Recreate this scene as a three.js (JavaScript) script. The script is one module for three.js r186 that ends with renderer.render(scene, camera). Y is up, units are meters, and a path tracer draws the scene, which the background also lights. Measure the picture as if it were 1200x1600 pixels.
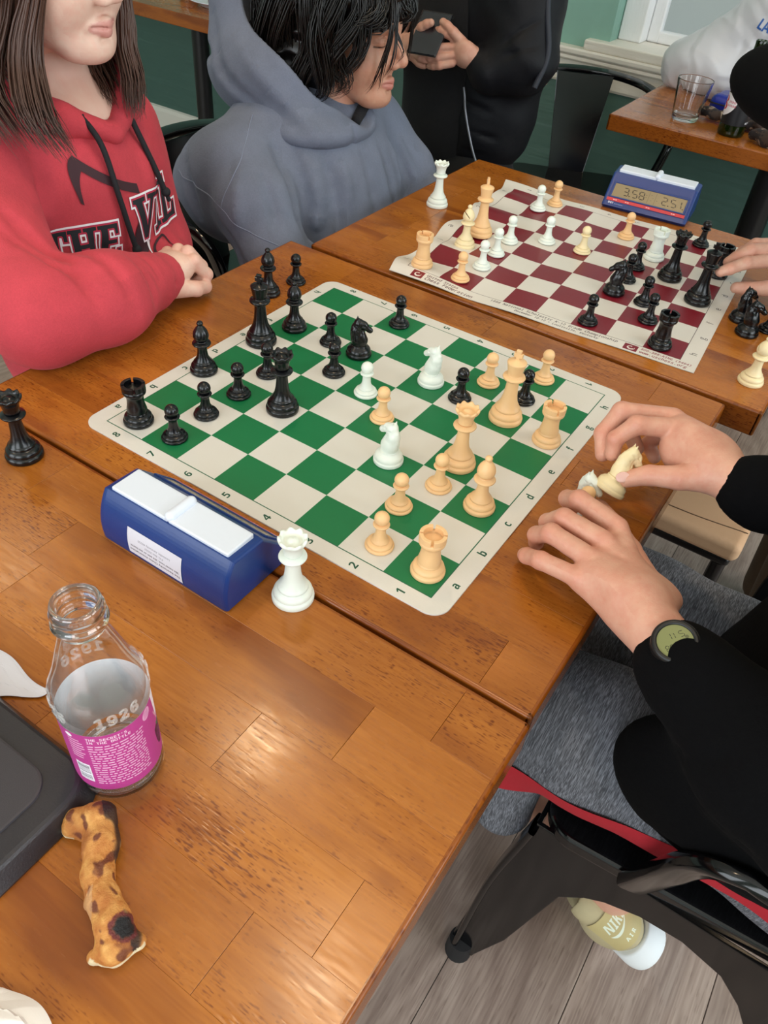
import * as THREE from 'three';
import { RoundedBoxGeometry } from 'three/addons/geometries/RoundedBoxGeometry.js';
import { DecalGeometry } from 'three/addons/geometries/DecalGeometry.js';
import { RectAreaLightUniformsLib } from 'three/addons/lights/RectAreaLightUniformsLib.js';
import { TextGeometry } from 'three/addons/geometries/TextGeometry.js';
import { FontLoader } from 'three/addons/loaders/FontLoader.js';
import { mergeGeometries } from 'three/addons/utils/BufferGeometryUtils.js';
import { Brush, Evaluator, SUBTRACTION } from 'three-bvh-csg';

// ---------------------------------------------------------------- camera, sky, large lights, exposure
const T = 0.75;                                   // height of every table top above the floor
const scene = new THREE.Scene();
const camera = new THREE.PerspectiveCamera(66.647, 1200 / 1600, 0.05, 60);
camera.up.set(-0.42385, 0.73255, -0.53266);
camera.position.set(0.43544, T + 0.57933, 0.6995);
camera.lookAt(0.43544 - 0.36632, T + 0.57933 - 0.6765, 0.6995 - 0.63887);
const renderer = new THREE.WebGLRenderer({ antialias: true });
renderer.toneMapping = THREE.LinearToneMapping;
renderer.toneMappingExposure = 0.96;
renderer.shadowMap.enabled = true;
scene.background = new THREE.Color(0.80, 0.90, 1.0);   // even overcast sky outside the windows
RectAreaLightUniformsLib.init();
const ROOM = { x0: -3.7, x1: 2.9, z0: -2.18, z1: 3.1, h: 2.85 };
const DAY = [0.90, 0.96, 1.0];
function windowLight(x, y, z, w, h, tx, tz, power) {  // daylight entering through one window, as large as the glazing
  const l = new THREE.RectAreaLight(new THREE.Color(...DAY), power, w, h);
  l.position.set(x, y, z); l.lookAt(x + tx, y, z + tz); scene.add(l);
}
windowLight(ROOM.x1 - 0.02, 1.75, -1.15, 1.5, 1.7, -1, 0, 5);
windowLight(ROOM.x1 - 0.02, 1.75, 0.65, 1.5, 1.7, -1, 0, 5);
windowLight(-1.5, 1.75, ROOM.z1 - 0.02, 1.6, 1.7, 0, -1, 5);
windowLight(0.75, 1.75, ROOM.z1 - 0.02, 1.6, 1.7, 0, -1, 5);
const CEILING_LAMPS = [[-0.637, -0.445], [-2.03, -0.467], [0.027, 0.046], [1.5, -0.9], [1.4, 1.4], [-1.2, 1.5]];

// ---------------------------------------------------------------- small helpers
let seed = 7;
const rnd = () => { seed = (seed + 0x6d2b79f5) | 0; let t = Math.imul(seed ^ (seed >>> 15), 1 | seed); t = (t + Math.imul(t ^ (t >>> 7), 61 | t)) ^ t; return ((t ^ (t >>> 14)) >>> 0) / 4294967296; };
const rr = (a, b) => a + (b - a) * rnd();
const V = (x, y, z) => new THREE.Vector3(x, y, z);
const clamp = (v, a, b) => Math.min(b, Math.max(a, v));
const lerp = (a, b, t) => a + (b - a) * t;
const smooth = (a, b, v) => { const t = clamp((v - a) / (b - a), 0, 1); return t * t * (3 - 2 * t); };
const names = new Map();
function numbered(n) { const k = names.get(n) || 0; names.set(n, k + 1); return k ? n + '_' + String(k).padStart(3, '0') : n; }
function tag(o, label, category, group, kind) {
  if (label) o.userData.label = label;
  if (category) o.userData.category = category;
  if (group) o.userData.group = group;
  if (kind) o.userData.kind = kind;
  return o;
}
function thing(name, label, category, pos = [0, 0, 0], group, turn = 0) {
  const o = new THREE.Group(); o.name = numbered(name); o.position.set(...pos); o.rotation.y = turn; scene.add(o);
  return tag(o, label, category, group);
}
function part(name, geo, mat, parent, label) {
  const m = new THREE.Mesh(geo, mat); m.name = parent === scene ? numbered(name) : name;
  m.castShadow = m.receiveShadow = true; parent.add(m);
  if (label) m.userData.label = label;
  return m;
}
function struct(name, geo, mat, parent = scene) { const m = part(name, geo, mat, parent); if (parent === scene) m.userData.kind = 'structure'; return m; }
function structGroup(name) { const o = new THREE.Group(); o.name = name; o.userData.kind = 'structure'; scene.add(o); return o; }
const box = (w, h, d, x = 0, y = 0, z = 0) => new THREE.BoxGeometry(w, h, d).translate(x, y, z);
const rbox = (w, h, d, r, x = 0, y = 0, z = 0, s = 3) => new RoundedBoxGeometry(w, h, d, s, r).translate(x, y, z);
const span = (x0, x1, y0, y1, z0, z1) => box(x1 - x0, y1 - y0, z1 - z0, (x0 + x1) / 2, (y0 + y1) / 2, (z0 + z1) / 2);
function tube(pts, r, seg = 24, rad = 8, closed = false) {
  return new THREE.TubeGeometry(new THREE.CatmullRomCurve3(pts.map((p) => p.isVector3 ? p : V(...p)), closed, 'centripetal'), seg, r, rad, closed);
}
function merge(list) { return mergeGeometries(list.map((g) => { const n = g.index ? g.toNonIndexed() : g; for (const k of Object.keys(n.attributes)) if (!['position', 'normal', 'uv'].includes(k)) n.deleteAttribute(k); return n; })); }
function lathe(pts, seg = 40) { return new THREE.LatheGeometry(pts.map(([r, y]) => new THREE.Vector2(Math.max(r, 0.00001), y)), seg); }
function spline(pts, n = 60) { return new THREE.SplineCurve(pts.map(([r, y]) => new THREE.Vector2(r, y))).getPoints(n).map((p) => [p.x, p.y]); }

// ---------------------------------------------------------------- noise and textures
const hash = (x, y, s) => { let h = Math.imul(x, 374761393) + Math.imul(y, 668265263) + Math.imul(s, 1274126177); h = Math.imul(h ^ (h >>> 13), 1274126177); return ((h ^ (h >>> 16)) >>> 0) / 4294967296; };
function vn(x, y, px, py, s) {                      // value noise that repeats every px, py cells
  const x0 = Math.floor(x), y0 = Math.floor(y), fx = x - x0, fy = y - y0, u = fx * fx * (3 - 2 * fx), v = fy * fy * (3 - 2 * fy);
  const a = ((x0 % px) + px) % px, b = (a + 1) % px, c = ((y0 % py) + py) % py, d = (c + 1) % py;
  return lerp(lerp(hash(a, c, s), hash(b, c, s), u), lerp(hash(a, d, s), hash(b, d, s), u), v);
}
function fbm(u, v, fx, fy, s, o = 4) { let a = 0, w = 0.5, t = 0; for (let i = 0; i < o; i++) { a += w * vn(u * fx, v * fy, fx, fy, s + i); t += w; w *= 0.5; fx *= 2; fy *= 2; } return a / t; }
function dataTex(w, h, f, srgb = true, repeat) {
  const d = new Uint8Array(w * h * 4);
  for (let j = 0; j < h; j++) for (let i = 0; i < w; i++) {
    const c = f((i + 0.5) / w, (j + 0.5) / h), k = (j * w + i) * 4;
    if (typeof c === 'number') d[k] = d[k + 1] = d[k + 2] = clamp(c, 0, 1) * 255; else for (let q = 0; q < 3; q++) d[k + q] = clamp(c[q], 0, 1) * 255;
    d[k + 3] = 255;
  }
  const t = new THREE.DataTexture(d, w, h); t.magFilter = THREE.LinearFilter; t.minFilter = THREE.LinearFilter;
  t.wrapS = t.wrapT = THREE.RepeatWrapping; if (srgb) t.colorSpace = THREE.SRGBColorSpace;
  if (repeat) t.repeat.set(...repeat);
  t.needsUpdate = true; return t;
}
function canvasTex(w, h, draw) {
  const c = document.createElement('canvas'); c.width = w; c.height = h; const g = c.getContext('2d'); draw(g, w, h);
  const t = new THREE.CanvasTexture(c); t.colorSpace = THREE.SRGBColorSpace; return t;
}
const mix3 = (a, b, t) => [lerp(a[0], b[0], t), lerp(a[1], b[1], t), lerp(a[2], b[2], t)];
// oiled rubberwood: u runs along the grain
const woodMap = dataTex(1024, 1024, (u, v) => {
  const warp = fbm(u, v, 2, 4, 11, 3) - 0.5, big = fbm(u, v + warp * 0.12, 2, 7, 3, 4), band = fbm(u, v + warp * 0.05, 2, 28, 5, 3), fine = vn(u * 40, v * 420, 40, 420, 9);
  let c = mix3([0.61, 0.345, 0.105], [0.77, 0.49, 0.19], clamp(0.22 + 0.36 * big + 0.5 * (band - 0.5) + 0.35 * (fine - 0.5), 0, 1));
  const pore = vn(u * 150, v * 760, 150, 760, 21) * (0.5 + 0.5 * fbm(u, v, 5, 9, 23, 2));
  if (pore > 0.56) c = mix3(c, [0.42, 0.20, 0.06], Math.min(0.85, (pore - 0.56) * 4));
  const knot = fbm(u, v, 6, 9, 31, 2); if (knot > 0.72) c = mix3(c, [0.82, 0.52, 0.25], (knot - 0.72) * 2.4);
  const blot = fbm(u + warp * 0.2, v, 5, 11, 41, 4); if (blot > 0.57) c = mix3(c, [0.47, 0.235, 0.085], Math.min(0.6, (blot - 0.57) * 3));
  return c;
});
const woodRough = dataTex(512, 512, (u, v) => 0.5 + 0.35 * (fbm(u, v, 6, 10, 77, 4) - 0.5) + 0.18 * (vn(u * 60, v * 300, 60, 300, 78) - 0.5), false);
const woodBump = dataTex(1024, 1024, (u, v) => { const pore = vn(u * 90, v * 560, 90, 560, 21) * (0.5 + 0.5 * fbm(u, v, 5, 9, 23, 2)); return 0.8 - (pore > 0.6 ? (pore - 0.6) * 2 : 0) + 0.2 * (fbm(u, v, 9, 22, 61, 3) - 0.5); }, false);
const floorMap = dataTex(1024, 1024, (u, v) => {
  const warp = fbm(u, v, 2, 3, 111, 3) - 0.5, ring = Math.sin((v * 14 + warp * 9 + fbm(u, v, 3, 6, 113, 3) * 5) * 6.283), fine = vn(u * 30, v * 380, 30, 380, 119), blot = fbm(u, v, 4, 8, 117, 4);
  let c = mix3([0.47, 0.40, 0.365], [0.68, 0.61, 0.565], clamp(0.42 + 0.6 * (blot - 0.5) + 0.12 * ring + 0.45 * (fine - 0.5), 0, 1));
  const dash = vn(u * 60, v * 500, 60, 500, 121); if (dash > 0.75) c = mix3(c, [0.38, 0.315, 0.28], (dash - 0.75) * 2);
  return c;
});
const fleece = dataTex(256, 256, (u, v) => 0.5 + 0.5 * (fbm(u, v, 24, 24, 201, 3) - 0.5) + 0.5 * (hash(Math.floor(u * 256), Math.floor(v * 256), 5) - 0.5) * 0.7, false);
const fleeceTone = dataTex(256, 256, (u, v) => 0.93 + 0.13 * (fbm(u, v, 8, 8, 211, 5) - 0.5) + 0.05 * (hash(Math.floor(u * 256), Math.floor(v * 256), 8) - 0.5), true);
const heather = dataTex(512, 512, (u, v) => { const n = vn(u * 300, v * 26, 300, 26, 221) * 0.6 + vn(u * 160, v * 12, 160, 12, 223) * 0.4; return mix3([0.28, 0.285, 0.31], [0.56, 0.57, 0.61], smooth(0.15, 0.9, n)); });
const speck = dataTex(256, 256, (u, v) => 0.5 + (fbm(u, v, 20, 20, 231, 4) - 0.5) + 0.3 * (hash(Math.floor(u * 256), Math.floor(v * 256), 15) - 0.5), false);
const skinTone = dataTex(256, 256, (u, v) => { const n = fbm(u, v, 7, 7, 241, 4), m = fbm(u, v, 30, 30, 245, 2); return [0.97 + 0.06 * (n - 0.5), 0.94 + 0.14 * (n - 0.5) + 0.05 * (m - 0.5), 0.93 + 0.15 * (n - 0.5) + 0.05 * (m - 0.5)]; });
const plaster = dataTex(512, 512, (u, v) => 0.5 + 0.6 * (fbm(u, v, 10, 24, 251, 4) - 0.5) + 0.25 * (vn(u * 200, v * 30, 200, 30, 253) - 0.5), false);
const std = (o) => new THREE.MeshStandardMaterial(o);
const phy = (o) => new THREE.MeshPhysicalMaterial(o);
const sc = (hex) => new THREE.Color(hex);
const tiled = (t, r) => { const c = t.clone(); c.repeat.set(r, r); c.needsUpdate = true; return c; };
// ---------------------------------------------------------------- the room
const M = {
  wall: std({ color: sc('#86b0a1'), roughness: 0.55, bumpMap: tiled(plaster, 1.2), bumpScale: 0.004 }),
  wainscot: std({ color: sc('#4c6b61'), roughness: 0.5, bumpMap: tiled(plaster, 1.2), bumpScale: 0.004 }),
  cream: std({ color: sc('#efe9dc'), roughness: 0.45, bumpMap: tiled(plaster, 2), bumpScale: 0.0015 }),
  white: std({ color: sc('#f1f2f2'), roughness: 0.4, bumpMap: tiled(plaster, 2), bumpScale: 0.001 }),
  ceiling: std({ color: sc('#eeeae2'), roughness: 0.9 }),
  plainWall: std({ color: sc('#b9cbbf'), roughness: 0.8 }),
  glass: phy({ color: 0xffffff, roughness: 0.02, transmission: 1, thickness: 0, ior: 1.5 }),
  outside: std({ color: sc('#d8d6cc'), roughness: 0.9, bumpMap: tiled(plaster, 1), bumpScale: 0.01 }),
  blackMetal: std({ color: sc('#08080a'), roughness: 0.12, metalness: 0.0 }),
  blackSatin: std({ color: sc('#0c0c0e'), roughness: 0.35 }),
  rubber: std({ color: sc('#17171a'), roughness: 0.7 }),
};
{ // floor of separate vinyl planks that run along z
  const f = structGroup('floor'), W = 0.182, L = 1.22, mats = [];
  part('subfloor', span(ROOM.x0 - 0.2, ROOM.x1 + 0.2, -0.2, -0.006, ROOM.z0 - 0.2, ROOM.z1 + 0.2), std({ color: sc('#2a2522'), roughness: 0.9 }), f);
  for (let i = 0; i < 5; i++) mats.push(std({ map: floorMap, color: new THREE.Color().setScalar(1.06 + i * 0.05), roughness: 0.4, bumpMap: floorMap, bumpScale: 0.0006 }));
  const variants = [];
  for (let k = 0; k < 6; k++) variants.push(plank(L - 0.0012, W - 0.0012, 0.006, 0.0008, rr(0, 1), rr(0, 1), 1.3, 0.72).rotateY(Math.PI / 2));
  let i = 0;
  for (let x = 0.549 - 24 * W; x < ROOM.x1; x += W, i++) {
    const off = (i * 0.47) % 1 * L;
    for (let z = ROOM.z0 - off; z < ROOM.z1; z += L) {
      const a = Math.max(z, ROOM.z0), b = Math.min(z + L, ROOM.z1), xa = Math.max(x, ROOM.x0), xb = Math.min(x + W, ROOM.x1);
      if (b - a < 0.02 || xb - xa < 0.02) continue;
      const whole = b - a > L - 1e-6 && xb - xa > W - 1e-6;
      const g = whole ? variants[Math.floor(rnd() * 6)] : plank(b - a - 0.0012, xb - xa - 0.0012, 0.006, 0.0008, rnd(), rnd(), 1.3, 0.72).rotateY(Math.PI / 2);
      part('plank', g, mats[Math.floor(rnd() * 5)], f).position.set((xa + xb) / 2, 0, (a + b) / 2);
    }
  }
}
// a board with its top at y = 0, length along x, chamfered top edges, uv in texture units along the grain
function plank(len, wid, th, ch, u0, v0, su, sv) {
  const x = len / 2, z = wid / 2, P = [], N = [], U = [];
  const quad = (a, b, c, d) => {
    const n = V(b[0] - a[0], b[1] - a[1], b[2] - a[2]).cross(V(d[0] - a[0], d[1] - a[1], d[2] - a[2])).normalize();
    for (const p of [a, b, c, a, c, d]) { P.push(...p); N.push(n.x, n.y, n.z); U.push(u0 + (p[0] / su), v0 + ((p[2] + (p[1] < -ch * 1.5 ? p[1] : 0)) / sv)); }
  };
  const t = [[-x + ch, 0, -z + ch], [-x + ch, 0, z - ch], [x - ch, 0, z - ch], [x - ch, 0, -z + ch]], m = [[-x, -ch, -z], [-x, -ch, z], [x, -ch, z], [x, -ch, -z]], l = m.map((p) => [p[0], -th, p[2]]);
  quad(...t);
  for (let i = 0; i < 4; i++) { const j = (i + 1) % 4; quad(m[i], m[j], t[j], t[i]); quad(l[i], l[j], m[j], m[i]); }
  const g = new THREE.BufferGeometry();
  g.setAttribute('position', new THREE.Float32BufferAttribute(P, 3)); g.setAttribute('normal', new THREE.Float32BufferAttribute(N, 3)); g.setAttribute('uv', new THREE.Float32BufferAttribute(U, 2));
  return g;
}
const WIN = { x0: -0.5, x1: 0.95, y0: T + 0.045, y1: 2.45 };
{ // back wall with one window, chair rail, baseboard
  const w = structGroup('wall_back'), z0 = ROOM.z0 - 0.3, z1 = ROOM.z0, g = (a, b, c, d) => span(a, b, c, d, z0, z1);
  part('upper_wall', merge([g(ROOM.x0 - 0.3, WIN.x0 - 0.046, T, ROOM.h), g(WIN.x1 + 0.046, ROOM.x1 + 0.3, T, ROOM.h), g(WIN.x0 - 0.046, WIN.x1 + 0.046, WIN.y1 + 0.04, ROOM.h)]), M.wall, w);
  part('wainscot', g(ROOM.x0 - 0.3, ROOM.x1 + 0.3, 0, T + 0.0), M.wainscot, w);
  const pr = new THREE.Shape(); // profile of the chair rail, projecting to +z
  [[0, 0], [0.040, 0], [0.042, -0.006], [0.040, -0.016], [0.020, -0.018], [0.020, -0.023], [0.033, -0.025], [0.033, -0.034], [0.014, -0.036], [0.014, -0.041], [0.018, -0.043], [0.016, -0.066], [0.012, -0.104], [0.006, -0.112], [0, -0.112]].forEach(([a, b], i) => i ? pr.lineTo(a, b) : pr.moveTo(a, b));
  const rail = new THREE.ExtrudeGeometry(pr, { depth: ROOM.x1 - ROOM.x0, bevelEnabled: false }).rotateY(Math.PI / 2).scale(-1, 1, -1);
  rail.translate(ROOM.x1, T + 0.004, ROOM.z0 + 0.001).computeVertexNormals();
  const tr = struct('trim_1', rail, M.cream);
  const bb = new THREE.Shape(); [[0, 0], [0.022, 0], [0.022, 0.012], [0.016, 0.02], [0.016, 0.11], [0.01, 0.125], [0, 0.13]].forEach(([a, b], i) => i ? bb.lineTo(a, b) : bb.moveTo(a, b));
  struct('baseboard_back', new THREE.ExtrudeGeometry(bb, { depth: ROOM.x1 - ROOM.x0, bevelEnabled: false }).rotateY(Math.PI / 2).scale(-1, 1, -1).translate(ROOM.x1, 0, ROOM.z0 + 0.001), M.cream);
  // window: sill board, casing, sash, glass
  const win = structGroup('window_1'), zf = ROOM.z0 - 0.10;
  part('window_sill', rbox(WIN.x1 - WIN.x0 + 0.24, 0.03, 0.33, 0.006, (WIN.x0 + WIN.x1) / 2, T + 0.019, ROOM.z0 - 0.128), M.cream, win);
  const f = (a, b, c, d, dz = 0.05, off = 0) => rbox(b - a, d - c, dz, 0.006, (a + b) / 2, (c + d) / 2, zf + off);
  part('window_casing', merge([f(WIN.x0 - 0.045, WIN.x0 + 0.035, T + 0.034, WIN.y1 + 0.04, 0.07), f(WIN.x1 - 0.035, WIN.x1 + 0.045, T + 0.034, WIN.y1 + 0.04, 0.07), f(WIN.x0 + 0.03, WIN.x1 - 0.03, WIN.y1 - 0.04, WIN.y1 + 0.04, 0.07)]), M.white, win);
  part('window_sash', merge([f(WIN.x0 + 0.035, WIN.x0 + 0.075, T + 0.035, WIN.y1 - 0.04, 0.035, -0.04), f(WIN.x1 - 0.075, WIN.x1 - 0.035, T + 0.035, WIN.y1 - 0.04, 0.035, -0.04), f(WIN.x0 + 0.07, WIN.x1 - 0.07, T + 0.035, T + 0.07, 0.035, -0.04), f(WIN.x0 + 0.07, WIN.x1 - 0.07, WIN.y1 - 0.09, WIN.y1 - 0.04, 0.035, -0.04)]), M.white, win);
  part('window_pane', new THREE.PlaneGeometry(WIN.x1 - WIN.x0 - 0.14, WIN.y1 - T - 0.14).translate((WIN.x0 + WIN.x1) / 2, (WIN.y1 + T) / 2, zf - 0.04), M.glass, win);
  const out = structGroup('wall_outside'); part('neighbouring_wall', span(-4, 4, -0.2, 3.4, -4.4, -4.2), M.outside, out);
}
function sideWall(name, axis, at, dir, a0, a1, holes, winNo) { // wall with window openings, 0.25 m thick; dir points outwards
  const w = structGroup(name), list = [], t0 = dir > 0 ? at : at - 0.25, t1 = dir > 0 ? at + 0.25 : at;
  const put = (p0, p1, y0, y1) => list.push(axis === 'x' ? span(t0, t1, y0, y1, p0, p1) : span(p0, p1, y0, y1, t0, t1));
  let p = a0; for (const [h0, h1, y0, y1] of holes) { put(p, h0, 0, ROOM.h); put(h0, h1, 0, y0); put(h0, h1, y1, ROOM.h); p = h1; } put(p, a1, 0, ROOM.h);
  part('wall_surface', merge(list), M.plainWall, w);
  holes.forEach(([h0, h1, y0, y1], k) => {
    const win = structGroup('window_' + (winNo + k)), c = at + dir * 0.1, bar = (p0, p1, q0, q1) => axis === 'x' ? span(c - 0.025, c + 0.025, q0, q1, p0, p1) : span(p0, p1, q0, q1, c - 0.025, c + 0.025);
    const m = (h0 + h1) / 2; part('window_frame', merge([bar(h0, h0 + 0.05, y0, y1), bar(h1 - 0.05, h1, y0, y1), bar(h0 + 0.05, h1 - 0.05, y0, y0 + 0.05), bar(h0 + 0.05, h1 - 0.05, y1 - 0.05, y1), bar(m - 0.02, m + 0.02, y0 + 0.05, y1 - 0.05)]), M.white, win);
    const pane = new THREE.PlaneGeometry(h1 - h0 - 0.1, y1 - y0 - 0.1); if (axis === 'x') pane.rotateY(Math.PI / 2);
    part('window_pane', pane.translate(axis === 'x' ? c : m, (y0 + y1) / 2, axis === 'x' ? m : c), M.glass, win);
  });
}
sideWall('wall_right', 'x', ROOM.x1, 1, ROOM.z0 - 0.3, ROOM.z1 + 0.25, [[-1.9, -0.4, 0.9, 2.6], [-0.1, 1.4, 0.9, 2.6]], 2);
sideWall('wall_front', 'z', ROOM.z1, 1, ROOM.x0, ROOM.x1, [[-2.3, -0.7, 0.9, 2.6], [-0.05, 1.55, 0.9, 2.6]], 4);
sideWall('wall_left', 'x', ROOM.x0, -1, ROOM.z0 - 0.3, ROOM.z1 + 0.25, [], 6);
struct('ceiling', span(ROOM.x0 - 0.3, ROOM.x1 + 0.3, ROOM.h, ROOM.h + 0.2, ROOM.z0 - 0.3, ROOM.z1 + 0.3), M.ceiling);
CEILING_LAMPS.forEach(([x, z], i) => {
  const o = thing('ceiling_lamp', 'round recessed ceiling lamp with warm bulb, out of the picture above the tables', 'lamp', [x, ROOM.h - 0.02, z], 'recessed lamps in the ceiling');
  part('lamp_ring', lathe([[0.075, 0.02], [0.1, 0.02], [0.1, 0.004], [0.094, 0], [0.075, 0.006]], 28), M.white, o);
  part('lamp_diffuser', new THREE.CylinderGeometry(0.076, 0.076, 0.012, 28).translate(0, 0.012, 0), std({ color: 0xfff0dc, emissive: new THREE.Color(1.0, 0.72, 0.42), emissiveIntensity: 6, roughness: 0.5 }), o);
  const l = new THREE.SpotLight(new THREE.Color(1, 0.74, 0.46), 1.7, 8, 1.1, 0.6, 2); l.position.set(x, ROOM.h - 0.035, z); l.target.position.set(x, 0, z); l.castShadow = true; l.shadow.radius = 3.5; scene.add(l, l.target);
});

// ---------------------------------------------------------------- tables
const woodMats = []; for (let i = 0; i < 7; i++) woodMats.push(std({ map: woodMap, color: new THREE.Color(lerp(0.84, 1.0, i / 6), lerp(0.80, 1.0, i / 6), lerp(0.76, 1.0, i / 6)), roughness: 0.46, roughnessMap: woodRough, bumpMap: woodBump, bumpScale: 0.00012 }));
const edgeMat = std({ map: woodMap, color: new THREE.Color(0.66, 0.55, 0.48), roughness: 0.2 });
const underMat = std({ color: sc('#2b170b'), roughness: 0.8 });
const woodUV = (g, long) => { const p = g.attributes.position, u = g.attributes.uv, o = rnd(), q = rnd(); for (let i = 0; i < p.count; i++) u.setXY(i, o + (long === 'x' ? p.getX(i) : p.getZ(i)) / 0.75, q + ((long === 'x' ? p.getZ(i) : p.getX(i)) + p.getY(i)) / 0.55); return g; };
function table(label, x0, x1, z0, z1, joints, legs, row0 = 0, group) {
  const o = thing('cafe_table', label, 'table', [(x0 + x1) / 2, 0, (z0 + z1) / 2], group), w = x1 - x0, d = z1 - z0, e = 0.0042, th = 0.04;
  part('underside', box(w - 0.012, th - 0.007, d - 0.012, 0, T - 0.0065 - (th - 0.007) / 2, 0), underMat, o);
  for (const s of [-1, 1]) {
    part('edge_band', woodUV(rbox(w, th, e * 2, 0.0034, 0, T - th / 2, s * (d / 2 - e)), 'x'), edgeMat, o);
    part('edge_band', woodUV(rbox(e * 2, th, d, 0.0034, s * (w / 2 - e), T - th / 2, 0), 'z'), edgeMat, o);
  }
  const rows = Math.round((d - 2 * e) / 0.0615), rw = (d - 2 * e) / rows;
  for (let r = 0; r < rows; r++) {
    const zc = -d / 2 + e + rw * (r + 0.5); let cuts = joints[r];
    if (!cuts) { cuts = []; let q = rr(0.05, 0.3); while (q < w - 0.08) { cuts.push(q + x0); q += rr(0.22, 0.36); } }
    cuts.sort((a, b) => a - b);
    const xs = [x0 + e, ...cuts.filter((c) => c > x0 + 0.03 && c < x1 - 0.03), x1 - e];
    for (let i = 0; i + 1 < xs.length; i++) {
      const a = xs[i] - (x0 + x1) / 2, b = xs[i + 1] - (x0 + x1) / 2;
      const mIdx = Math.floor(rnd() * 7);
      const m = part('plank', plank(b - a - 0.00032, rw - 0.00008, 0.0065, 0.00014, rnd(), rnd(), 0.75, 0.55), woodMats[mIdx], o);
      m.position.set((a + b) / 2, T + 0.00015 + 0.00001 * (mIdx % 3), zc);
    }
  }
  for (const [lx, lz, thick] of legs) {
    const px = lx - (x0 + x1) / 2, pz = lz - (z0 + z1) / 2;
    part('pedestal', merge([new THREE.CylinderGeometry(thick, thick, T - th - 0.03, 24).translate(px, (T - th - 0.03) / 2 + 0.02, pz), rbox(0.16, 0.012, 0.16, 0.004, px, T - th - 0.006, pz)]), M.blackSatin, o);
    part('foot_plate', merge([rbox(0.5, 0.025, 0.09, 0.01, px, 0.0125, pz), rbox(0.09, 0.025, 0.5, 0.01, px, 0.0126, pz)]), M.blackSatin, o);
  }
  return o;
}
// z bounds: nearest table, middle table, far table; a narrow gap between each two
const TA = [-0.385, 0.3725, 0.2965, 0.931], TB = [-0.392, 0.3705, -0.3235, 0.2925], TC = [-0.357, 0.418, -0.940, -0.334];
table('nearest wooden table, with the glass bottle and the pizza crust on it', ...TA, { 0: [0.05, -0.2, 0.31], 1: [0.2535, -0.12], 2: [0.18, -0.1], 3: [0.04, -0.25, 0.33], 4: [0.2795, 0.0, -0.2], 5: [0.06, -0.14], 6: [0.1885, -0.08], 7: [0.0, 0.27] }, [[0, 0.62, 0.04]]);
table('middle wooden table, under the green chessboard', ...TB, { 0: [0.28, 0.02, -0.24], 9: [0.315, 0.06, -0.2], 8: [0.2, -0.1] }, [[0, -0.02, 0.04]]);
table('far wooden table, under the maroon chessboard', ...TC, {}, [[0.03, -0.63, 0.04]]);
const tableD = table('wooden table by the window, with the tumbler and plastic bag on it', -0.276, 0.50, -2.10, -1.52, {}, [[0.150, -1.68, 0.036]]);
table('wooden table at the top left, with the white plate on it', -2.9, -1.34, -2.02, -1.43, {}, [[-1.85, -1.62, 0.03]]);
// ---------------------------------------------------------------- smooth solids: joined capsules and ellipsoids, meshed on a grid
// c: tapered capsule  e: ellipsoid (optional turn about y, then x, then z)  minus: carve  g: crease (depth > 0) or ridge (depth < 0) along a line
const cap = (a, b, ra, rb = ra, k = 0.01) => ({ t: 'c', a, d: [b[0] - a[0], b[1] - a[1], b[2] - a[2]], l2: Math.max(1e-12, (b[0] - a[0]) ** 2 + (b[1] - a[1]) ** 2 + (b[2] - a[2]) ** 2), ra, rb, k });
const ell = (c, r, k = 0.01, turn) => ({ t: 'e', c, r, k, m: turn ? new THREE.Matrix4().makeRotationFromEuler(new THREE.Euler(...turn, 'YXZ')).transpose().elements : null });
const minus = (p) => ({ ...p, minus: true });
const crease = (a, b, w, depth) => ({ ...cap(a, b, 0, 0), t: 'g', w, depth });
const chain = (pts, rs, k) => pts.slice(1).map((p, i) => cap(pts[i], p, rs[i], rs[i + 1], k));
function segDist(p, x, y, z) {
  const q = x - p.a[0], w = y - p.a[1], e = z - p.a[2], t = Math.min(1, Math.max(0, (q * p.d[0] + w * p.d[1] + e * p.d[2]) / p.l2));
  segDist.t = t; return Math.sqrt((q - t * p.d[0]) ** 2 + (w - t * p.d[1]) ** 2 + (e - t * p.d[2]) ** 2);
}
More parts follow.
